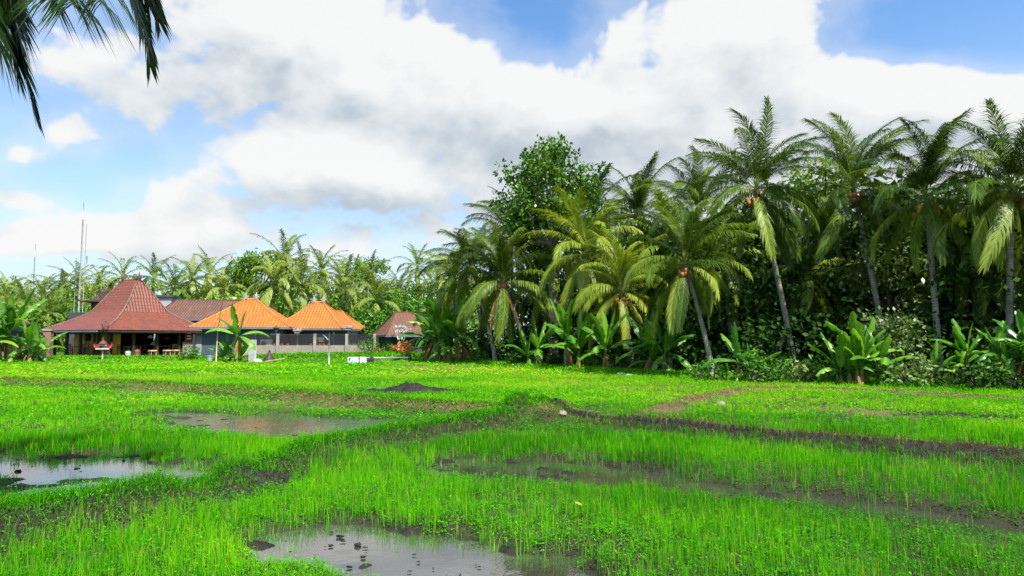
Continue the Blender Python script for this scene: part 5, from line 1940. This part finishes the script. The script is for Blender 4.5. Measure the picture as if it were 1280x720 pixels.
MB().tube([(0, 0.03, zn), (L_, 0.03, zn)], 0.022, 6).build('rail', M['wall_dark'], t)
for u in (346, 392, 432, 468):
    k = (u - 302) / (470 - 302) * L_
    MB().box((k, -0.06, zn / 2 - 0.1), (0.2, 0.3, zn + 0.35)).build('post', M['concrete'], t)
rng = random.Random(9)
for k in range(16):
    q = (0.3 + rng.random() * 0.95) * L_ / 1.3
    MB().lathe((0, 0, 0), [(0.09, 0), (0.14, 0.12), (0.13, 0.22)], 9).build('planter', M['ornament_dark'], t, (q, -0.02, zw + 0.004)) if k < 9 else None
# lamp on the fence post
p = P(347, 416.5, 51)
t = empty('lamp', (p.x, 50.65, zn + fz + 0.1), an, 'small dark lantern on top of the left pale fence post', 'lamp')
MB().lathe((0, 0, 0), [(0.05, 0), (0.05, 0.12)], 8).build('stem', M['wall_dark'], t)
MB().lathe((0, 0, 0.12), [(0.1, 0), (0.19, 0.16), (0.22, 0.28)], 8).build('body', M['glass'], t)
MB().lathe((0, 0, 0.4), [(0.27, 0), (0.1, 0.12), (0.02, 0.2)], 8).build('cap', M['wall_dark'], t)

# ------------------------------------------------------------------ small things at the far end of the field
x_, y_ = gx(317, 46.6), 46.6
h_ = hz(x_, y_)
o = MB().box((0, 0, 0.75), (0.55, 0.12, 1.6), taper=0.94).build('concrete_slab', M['white_dirty'], None, (x_, y_, h_), (0, 0, -0.3))
tag(o, 'upright pale concrete slab standing in the grass right of the single banana plant', 'slab')
x_, y_ = gx(324, 46.2), 46.2
o = MB().ball((0, 0, 0.1), 0.22, 1.3, 0.9, 0.7, 8, 6, 0.15, random.Random(3)).build('sack', M['litter'], None, (x_, y_, hz(x_, y_)))
tag(o, 'small white sack on the grass beside the upright slab', 'sack')
p = P(270, 449, 46)
o = MB().tube([(0, 0, -0.3), (0.05, 0, 2), (0.30, 0, P(275, 376, 46).z - hz(p.x, 46))], [0.045, 0.035, 0.015], 7).build('bamboo_pole', M['bamboo'], None, (p.x, 46, hz(p.x, 46)))
tag(o, 'thin tall bamboo pole standing in the paddy edge left of the single banana plant', 'pole')
p = P(411, 460, 42)
zt = P(410, 416, 42).z - hz(p.x, 42)
t = empty('metal_pole', (p.x, 42, hz(p.x, 42)), 0, 'thin grey metal pole with a slanted arm standing at the paddy edge', 'pole')
MB().tube([(0, 0, -0.3), (0, 0, zt)], 0.045, 8).build('shaft', M['steel'], t)
MB().tube([(-0.05, 0, zt - 0.45), (-0.4, 0, zt - 0.12)], 0.035, 6).build('arm', M['steel'], t)
# clothes drying on a low rail
p0, p1 = P(436, 453, 44.5), P(510, 450, 45.5)
zl = P(440, 447.5, 44.5).z
t = empty('drying_rail', (p0.x, 44.5, hz(p0.x, 44.5)), 0, 'long low pipe rail in the grass right of the fence end', 'rail')
b0 = Vector((p0.x, 44.5, hz(p0.x, 44.5)))
MB().tube([Vector((p0.x, 44.5, zl)) - b0, Vector((p1.x, 45.5, zl)) - b0], 0.04, 8).build('rail', M['steel'], t)
for k in (0.02, 0.5, 0.98):
    q = Vector((p0.x + (p1.x - p0.x) * k, 44.5 + k, 0))
    MB().tube([Vector((q.x, q.y, 0.0)) - b0, Vector((q.x, q.y, zl)) - b0], 0.035, 6).build('post', M['steel'], t)
for i, (u0, u1, mt, lb) in enumerate([(436, 449, 'cloth_blue', 'pale blue cloth hung over the left end of the low rail'), (450, 458, 'white', 'white cloth hung between the blue and the black one on the low rail'), (459, 467, 'black', 'black cloth hung over the low rail')]):
    xa, xb = gx(u0, 44.6) - b0.x, gx(u1, 44.6) - b0.x
    k = (xa + xb) / 2 / (p1.x - p0.x)
    mb = MB()
    n = 10
    vs, fs = [], []
    ztop = zl - b0.z + 0.05
    for j in range(n + 1):
        xx = xa + (xb - xa) * j / n
        wv = 0.045 * math.sin(j * 1.9 + i)
        dd = 0.50 + 0.06 * math.sin(j * 1.1 + i * 2)
        for (yo, zo) in ((-0.06 + wv * 1.5, -dd), (-0.055 + wv, -dd * .5), (-0.05, 0), (0.05, 0.01), (0.06 + wv, -dd * .45), (0.07 + wv, -dd * .8)):
            vs.append((xx, k + yo, ztop + zo))
    for j in range(n):
        for q in range(5):
            fs.append((j * 6 + q, j * 6 + q + 1, j * 6 + 7 + q, j * 6 + 6 + q))
    mb.add(vs, fs, None, True)
    o = mb.build('hung_cloth', M[mt], None, b0)
    tag(o, lb, 'cloth', 'clothes on the low rail')
# dark heap and plank by the slab
x_, y_ = gx(338, 47.5), 47.5
o = MB().lathe((0, 0, 0), [(0.5, -0.1), (0.42, 0.15), (0.28, 0.4), (0.12, 0.62), (0.03, 0.85)], 9).build('covered_heap', M['wood_dark'], None, (x_, y_, hz(x_, y_)))
tag(o, 'small pointed dark heap on the grass before the fence', 'heap')
x_, y_ = gx(346, 46.5), 46.5
o = MB().box((0, 0, 0.2), (1.3, 0.25, 0.06)).build('plank', M['wood_pale'], None, (x_, y_, hz(x_, y_)), (0, -0.15, 0.2))
tag(o, 'pale plank lying in the grass right of the small dark heap', 'plank')
x_, y_ = gx(264, 48.5), 48.5
o = MB().lathe((0, 0, 0), [(0.16, 0), (0.2, 0.4), (0.19, 0.42), (0.05, 0.45)], 10).build('bucket', M['gutter'], None, (x_, y_, hz(x_, y_)))
tag(o, 'small blue grey bucket at the foot of the grey end wall', 'bucket')

# mud heap in the field
r = np.random.default_rng(4)
nr, na = 16, 40
V, Q = [], []
for i in range(nr + 1):
    for k in range(na):
        a = 2 * PI * k / na
        s = i / nr
        rx, ry = 2.0 * s, 0.85 * s
        px_, py_ = math.cos(a) * rx, math.sin(a) * ry
        jig = float(fbm(np.array([px_ * 1.6 + 40]), np.array([py_ * 1.6]), 5, 4)[0])
        jig2 = float(fbm(np.array([px_ * 7 + 40]), np.array([py_ * 7]), 6, 3)[0])
        hgt_ = 0.09 * math.exp(-((px_ - 0.1) / 0.5) ** 2) * (1 - s * s) + 0.15 * (1 - s) ** 0.7 * (0.1 + 1.5 * jig) + 0.20 * (jig2 - 0.4) * (1 - s) ** 0.4 - 0.06 * s
        V.append((px_, py_, hgt_))
for i in range(nr):
    for k in range(na):
        k2 = (k + 1) % na
        Q.append((i * na + k, i * na + k2, (i + 1) * na + k2, (i + 1) * na + k))
M['mudheap'] = plain('dark_wet_mud', (0.024, 0.022, 0.019), 0.85, 0.6, 5.0, 0.2, bump=0.9)
o = link('mud_heap', np_mesh('mud_heap', np.array(V), np.array(Q)[:, ::-1], None, M['mudheap'], None, True), None, (mound_c[0], mound_c[1], hz(*mound_c)))
tag(o, 'dark heap of mud in the middle of the far rice terrace', 'heap')
# stones on the bund
STN = [(703, 511, 0.085, 'round brown stone on the bund where the three bunds meet'), (776, 466, 0.16, 'pale litter scrap at the wood edge under the low yellow palm'), (786, 467, 0.13, 'smaller pale litter scrap right of the other at the wood edge'), (901, 502, 0.1, 'small pale stone on the path bund')]
for i, (u, v, s, lb) in enumerate(STN):
    x_, y_ = G(u, v, Z3 + 0.1)
    pale = i in (1, 2)
    o = MB().ball((0, 0, s * 0.35), s, 1.15, 0.9, 0.75 if not pale else 0.4, 9, 7, 0.16, random.Random(i + 5)).build('scrap' if pale else 'stone', M['litter' if pale else 'stone'], None, (x_, y_, hz(x_, y_)))
    tag(o, lb, 'litter' if pale else 'stone')

# clods and silt islands in the puddles
rng = random.Random(31)
CLB = ['scattered black mud clods poking out of the puddle in the left paddy', 'scattered black mud clods poking out of the nearest muddy puddle']
for pi in (0, 3):
    f, line, hw, dip = PUD[pi]
    mb = MB()
    for k in range(20):
        j = rng.randrange(len(line) - 1)
        t_ = rng.random()
        px_ = line[j][0] + (line[j + 1][0] - line[j][0]) * t_ + rng.gauss(0, hw * 0.35)
        py_ = line[j][1] + (line[j + 1][1] - line[j][1]) * t_ + rng.gauss(0, hw * 0.35)
        s = 0.006 + 0.018 * rng.random() ** 2 * (1.4 if pi == 0 else 1)
        mb.ball((px_, py_, WL[f] + s * 0.1), s, rng.uniform(.8, 3.2), rng.uniform(.6, 1.5), rng.uniform(.25, 0.9), 8, 5, 0.45, rng)
    o = mb.build('mud_clods', M['mudheap'])
    tag(o, CLB[0 if pi == 0 else 1], 'mud', kind='stuff')

# fallen leaf at the bottom edge
x_, y_ = G(148, 716, 0.16)
o = link('fallen_leaf', banana_leaf(0.25, 0.6, 0.22, 0.07, 5), None, (x_, y_, hz(x_, y_) + 0.05), (0.3, 0, 0.5))
o.data.materials[0] = M['leaf_orange']
tag(o, 'small fallen orange leaf lying at the bottom left of the photo', 'leaf')
x_, y_ = G(728, 634, 0.1)
o = link('yellow_leaf', banana_leaf(0.5, 0.6, 0.08, 0.04, 6), None, (x_, y_, hz(x_, y_) + 0.12), (0.3, 0, 2.5))
o.data.materials[0] = M['frond_bright']
tag(o, 'single yellow leaf among the weeds of the front right paddy', 'leaf')

# ------------------------------------------------------------------ radio masts
def mast(u, vb, vt, d, label, r=0.09, brace=True, arms=()):
    b = P(u, vb, d)
    x_, z0 = b.x, 0.2
    t = empty('radio_mast', (x_, d, z0), 0.3, label, 'mast', 'radio masts behind the pavilion')
    zt = P(u, vt, d).z - z0
    mb = MB()
    if brace:
        w = 0.06
        hgt2 = zt * 0.9
        C3 = [Vector((w * math.cos(a), w * math.sin(a), 0)) for a in (0, 2.09, 4.19)]
        for c_ in C3:
            mb.tube([c_, c_ + Vector((0, 0, hgt2))], 0.014, 4)
        n = int(hgt2 / 0.6)
        for k in range(n):
            for q in range(3):
                a_, b_ = C3[q], C3[(q + 1) % 3]
                mb.tube([a_ + Vector((0, 0, k * 0.6)), b_ + Vector((0, 0, k * 0.6 + 0.6))], 0.008, 3, False)
        mb.build('lattice', M['mast'], t)
        MB().tube([(0, 0, hgt2 - 0.3), (0, 0, zt)], [0.06, 0.02], 5).build('antenna', M['mast'], t)
    else:
        mb.tube([(0, 0, 0), (0, 0, zt)], [r, r * 0.5], 6)
        mb.build('pole', M['mast'], t)
    for (dx, v0, v1) in arms:
        za, zb_ = P(u, v0, d).z - z0, P(u, v1, d).z - z0
        MB().tube([(0, 0, za), (dx, 0, za), (dx, 0, zb_)], 0.05, 5).build('side_antenna', M['mast'], t)


mast(98, 395, 252, 68, 'tallest lattice radio mast with a small side antenna left of the red roof', arms=((0.5, 329, 320),))
mast(92, 395, 322, 66, 'thin short pole mast just left of the tallest mast', r=0.03, brace=False)
mast(106, 330, 280, 69, 'very thin pole mast just right of the tallest mast', r=0.03, brace=False)
mast(41, 370, 305, 88, 'distant lone mast near the left photo edge', arms=())
# ------------------------------------------------------------------ sky, clouds, sun
SUN_AZ = math.atan2(0.50, -0.75)      # from +Y towards +X
SUN_EL = math.radians(57)
sd = Vector((math.sin(SUN_AZ) * math.cos(SUN_EL), math.cos(SUN_AZ) * math.cos(SUN_EL), math.sin(SUN_EL)))
ld = bpy.data.lights.new('sun', 'SUN')
ld.energy = 4.6
ld.angle = math.radians(0.5)
ld.color = (1.0, 0.95, 0.86)
lo = bpy.data.objects.new('sun', ld)
COL.objects.link(lo)
lo.location = (0, 0, 60)
lo.rotation_euler = (-sd).to_track_quat('-Z', 'Y').to_euler()

w = bpy.data.worlds.new('World')
scene.world = w
w.use_nodes = True
nt = w.node_tree
nt.nodes.clear()
out = nt.nodes.new('ShaderNodeOutputWorld')
bg = nt.nodes.new('ShaderNodeBackground')
sky = nt.nodes.new('ShaderNodeTexSky')
sky.sky_type = 'NISHITA'
sky.sun_disc = False
sky.sun_elevation = SUN_EL
sky.sun_rotation = SUN_AZ
sky.air_density = 1.0
sky.dust_density = 1.2
sky.ozone_density = 2.0
BGS = 0.06
bg.inputs['Strength'].default_value = BGS


def ang(u, v):
    p = P(u, v, 1.0) - Vector((0, 0, CAMZ))
    p.normalize()
    return math.atan2(p.x, p.y), math.asin(p.z)


# cloud field over azimuth / elevation of the sky
BL_ = [  # (column, row, half width, half height, weight)
    (430, 60, 260, 90, 0.42), (330, 130, 190, 50, 0.22), (560, 120, 120, 70, 0.30), (300, 20, 200, 70, 0.25),
    (390, 212, 150, 44, 0.60), (200, 232, 70, 20, 0.40), (520, 250, 110, 50, 0.20), (210, 280, 85, 28, 0.5),
    (860, 90, 180, 110, 0.50), (800, 190, 260, 70, 0.36), (1080, 100, 110, 50, 0.40), (1200, 120, 110, 40, 0.34), (1050, 190, 330, 70, 0.42),
    (88, 165, 55, 36, 0.42), (25, 255, 70, 24, 0.48), (8, 190, 34, 16, 0.4), (40, 298, 90, 16, 0.34), (330, 305, 200, 28, 0.22), (620, 300, 150, 50, 0.10),
    (100, 100, 120, 40, 0.12), (700, 150, 60, 40, 0.2), (960, 20, 90, 60, 0.3),
    (662, 26, 62, 46, -0.62), (1190, 22, 150, 38, -0.75), (1270, 60, 60, 30, -0.35), (270, 165, 40, 26, -0.22), (150, 205, 90, 26, -0.30), (60, 215, 70, 22, -0.25),
    (40, 120, 50, 30, -0.15), (130, 255, 50, 16, -0.1), (540, 195, 40, 14, -0.16), (740, 240, 60, 26, -0.10), (830, 250, 60, 26, -0.10), (1000, 260, 300, 60, 0.35), (60, 335, 140, 16, -0.16), (125, 250, 34, 24, -0.10), (180, 130, 80, 34, 0.12), (130, 60, 70, 34, 0.12), (150, 300, 120, 24, 0.22), (560, 300, 90, 26, 0.2),
]


# grey undersides of the big clouds
SH_ = [(735, 195, 150, 55, 0.30), (600, 150, 110, 50, 0.20), (270, 120, 150, 36, 0.25), (900, 175, 170, 45, 0.28), (1150, 170, 150, 40, 0.18),
       (560, 275, 120, 30, 0.22), (420, 265, 160, 26, 0.25), (240, 300, 110, 16, 0.25), (40, 275, 70, 14, 0.2), (520, 85, 40, 40, -0.1), (900, 60, 140, 50, -0.15), (390, 205, 120, 30, -0.2), (480, 40, 150, 40, -0.15)]


def density_group():
    g = bpy.data.node_groups.new('cloud_density', 'ShaderNodeTree')
    g.interface.new_socket('Az', in_out='INPUT', socket_type='NodeSocketFloat')
    g.interface.new_socket('El', in_out='INPUT', socket_type='NodeSocketFloat')
    g.interface.new_socket('D', in_out='OUTPUT', socket_type='NodeSocketFloat')
    gi, go = g.nodes.new('NodeGroupInput'), g.nodes.new('NodeGroupOutput')
    az, el = gi.outputs['Az'], gi.outputs['El']
    cx = nd(g, 'CombineXYZ')
    g.links.new(az, cx.inputs[0])
    g.links.new(mth(g, 'MULTIPLY', el, 1.5), cx.inputs[1])
    n1 = noise(g, 3.4, 8, rough=0.56, vec=cx.outputs[0])
    cx2 = nd(g, 'CombineXYZ')
    g.links.new(az, cx2.inputs[0])
    g.links.new(mth(g, 'MULTIPLY', el, 1.5), cx2.inputs[1])
    cx2.inputs[2].default_value = 4.7
    # billows: rounded cauliflower lumps
    vo = nd(g, 'TexVoronoi')
    vo.feature = 'SMOOTH_F1'
    vo.inputs['Scale'].default_value = 13.0
    vo.inputs['Detail'].default_value = 3.0
    vo.inputs['Roughness'].default_value = 0.55
    wn = noise(g, 5.0, 3, vec=cx2.outputs[0])
    va = nd(g, 'CombineXYZ')
    g.links.new(mth(g, 'ADD', az, mth(g, 'MULTIPLY', wn, 0.12)), va.inputs[0])
    g.links.new(mth(g, 'ADD', mth(g, 'MULTIPLY', el, 1.3), mth(g, 'MULTIPLY', wn, 0.08)), va.inputs[1])
    g.links.new(va.outputs[0], vo.inputs['Vector'])
    D = mth(g, 'ADD', mth(g, 'MULTIPLY', mth(g, 'SUBTRACT', n1, 0.5), 1.15), mth(g, 'MULTIPLY', mth(g, 'SUBTRACT', 0.42, vo.outputs['Distance']), 0.38))
    D = mth(g, 'ADD', D, -0.02)
    # warp the coverage blobs so that their edges wander
    wz = mth(g, 'ADD', az, mth(g, 'MULTIPLY', mth(g, 'SUBTRACT', wn, 0.5), 0.10))
    we = mth(g, 'ADD', el, mth(g, 'MULTIPLY', mth(g, 'SUBTRACT', n1, 0.5), 0.07))
    front = mth(g, 'LESS_THAN', mth(g, 'ABSOLUTE', az), 1.4)
    tot = None
    for (u, v, hw, hh, wt) in BL_:
        a0, e0 = ang(u, v)
        sa = abs(ang(u + hw, v)[0] - ang(u - hw, v)[0]) / 2
        se = abs(ang(u, v + hh)[1] - ang(u, v - hh)[1]) / 2
        q1 = mth(g, 'POWER', mth(g, 'ABSOLUTE', mth(g, 'MULTIPLY', mth(g, 'SUBTRACT', wz, a0), 1 / sa)), 2.0)
        q2 = mth(g, 'POWER', mth(g, 'ABSOLUTE', mth(g, 'MULTIPLY', mth(g, 'SUBTRACT', we, e0), 1 / se)), 2.0)
        e_ = mth(g, 'MULTIPLY', mth(g, 'EXPONENT', mth(g, 'MULTIPLY', mth(g, 'ADD', q1, q2), -0.9)), wt)
        tot = e_ if tot is None else mth(g, 'ADD', tot, e_)
    D = mth(g, 'ADD', D, tot)
    g.links.new(D, go.inputs['D'])
    g.interface.new_socket('S', in_out='OUTPUT', socket_type='NodeSocketFloat')
    sh = None
    for (u, v, hw, hh, wt) in SH_:
        a0, e0 = ang(u, v)
        sa = abs(ang(u + hw, v)[0] - ang(u - hw, v)[0]) / 2
        se = abs(ang(u, v + hh)[1] - ang(u, v - hh)[1]) / 2
        q1 = mth(g, 'POWER', mth(g, 'ABSOLUTE', mth(g, 'MULTIPLY', mth(g, 'SUBTRACT', wz, a0), 1 / sa)), 2.0)
        q2 = mth(g, 'POWER', mth(g, 'ABSOLUTE', mth(g, 'MULTIPLY', mth(g, 'SUBTRACT', we, e0), 1 / se)), 2.0)
        e_ = mth(g, 'MULTIPLY', mth(g, 'EXPONENT', mth(g, 'MULTIPLY', mth(g, 'ADD', q1, q2), -0.9)), wt)
        sh = e_ if sh is None else mth(g, 'ADD', sh, e_)
    sh = mth(g, 'ADD', sh, mth(g, 'MULTIPLY', mth(g, 'SUBTRACT', noise(g, 2.2, 4, vec=cx2.outputs[0]), 0.5), 0.5))
    g.links.new(sh, go.inputs['S'])
    return g


gd = density_group()
tc = nt.nodes.new('ShaderNodeTexCoord')
sx = nd(nt, 'SeparateXYZ')
nt.links.new(tc.outputs['Generated'], sx.inputs[0])
az = mth(nt, 'ARCTAN2', sx.outputs[0], sx.outputs[1])
el = mth(nt, 'ARCSINE', sx.outputs[2])


def dens(az, el):
    n = nt.nodes.new('ShaderNodeGroup')
    n.node_tree = gd
    nt.links.new(az, n.inputs['Az'])
    nt.links.new(el, n.inputs['El'])
    return n.outputs['D'], n.outputs['S']


D0, S0 = dens(az, el)
D1, S1 = dens(mth(nt, 'ADD', az, 0.012), mth(nt, 'ADD', el, 0.045))
mr = nd(nt, 'MapRange')
mr.interpolation_type = 'SMOOTHSTEP'
mr.inputs['From Min'].default_value = 0.02
mr.inputs['From Max'].default_value = 0.22
nt.links.new(D0, mr.inputs['Value'])
ve = nd(nt, 'MapRange')
ve.interpolation_type = 'SMOOTHSTEP'
ve.inputs['From Min'].default_value = -0.45
ve.inputs['From Max'].default_value = 0.25
nt.links.new(D0, ve.inputs['Value'])
alpha = mth(nt, 'MAXIMUM', mr.outputs[0], mth(nt, 'MULTIPLY', ve.outputs[0], 0.38))
# thick middles and undersides are grey, sun-facing edges bright
lit = mth(nt, 'ADD', 0.84, mth(nt, 'MULTIPLY', mth(nt, 'SUBTRACT', D0, D1), 1.0))
lit = mth(nt, 'SUBTRACT', lit, S0)
thick = nd(nt, 'MapRange')
thick.inputs['From Min'].default_value = 0.45
thick.inputs['From Max'].default_value = 0.95
nt.links.new(D1, thick.inputs['Value'])
lit = mth(nt, 'SUBTRACT', lit, mth(nt, 'MULTIPLY', thick.outputs[0], 0.12))
lit = mth(nt, 'MAXIMUM', mth(nt, 'MINIMUM', lit, 1.0), 0.0)
cc = ramp(nt, lit, [(0.0, (0.44, 0.52, 0.60)), (0.4, (0.60, 0.67, 0.73)), (0.75, (0.86, 0.89, 0.91)), (1.0, (1.0, 1.0, 0.985))])
CLB_ = 0.45
cm = nd(nt, 'VectorMath', operation='SCALE')
nt.links.new(cc, cm.inputs[0])
cm.inputs['Scale'].default_value = CLB_ / BGS
# clear sky, saturated as a polarised tropical sky is, paler low down
hs = nd(nt, 'HueSaturation')
hs.inputs['Saturation'].default_value = 1.22
hs.inputs['Value'].default_value = 1.95
nt.links.new(sky.outputs[0], hs.inputs['Color'])
low = nd(nt, 'MapRange')
low.inputs['From Min'].default_value = 0.42
low.inputs['From Max'].default_value = 0.0
nt.links.new(el, low.inputs['Value'])
hz_ = (0.34 / BGS, 0.41 / BGS, 0.46 / BGS)
clear = mixc(nt, mth(nt, 'MULTIPLY', mth(nt, 'POWER', low.outputs[0], 1.3), 0.75, clamp=True), hs.outputs[0], hz_)
up = mth(nt, 'GREATER_THAN', el, -0.02)
fin = mixc(nt, mth(nt, 'MULTIPLY', alpha, mth(nt, 'MULTIPLY', up, 0.97)), clear, cm.outputs[0])
nt.links.new(fin, bg.inputs['Color'])
nt.links.new(bg.outputs[0], out.inputs[0])

vs_ = scene.view_settings
vs_.view_transform = 'Standard'
vs_.look = 'None'
vs_.exposure = 1.08
vs_.gamma = 1.0
vs_.use_curve_mapping = False
scene.cycles.max_bounces = 5
scene.cycles.transparent_max_bounces = 12
scene.cycles.diffuse_bounces = 2
scene.cycles.glossy_bounces = 2
scene.cycles.transmission_bounces = 3
scene.cycles.sample_clamp_indirect = 6.0
scene.cycles.use_denoising = True
scene.cycles.use_adaptive_sampling = True
scene.cycles.adaptive_threshold = 0.02
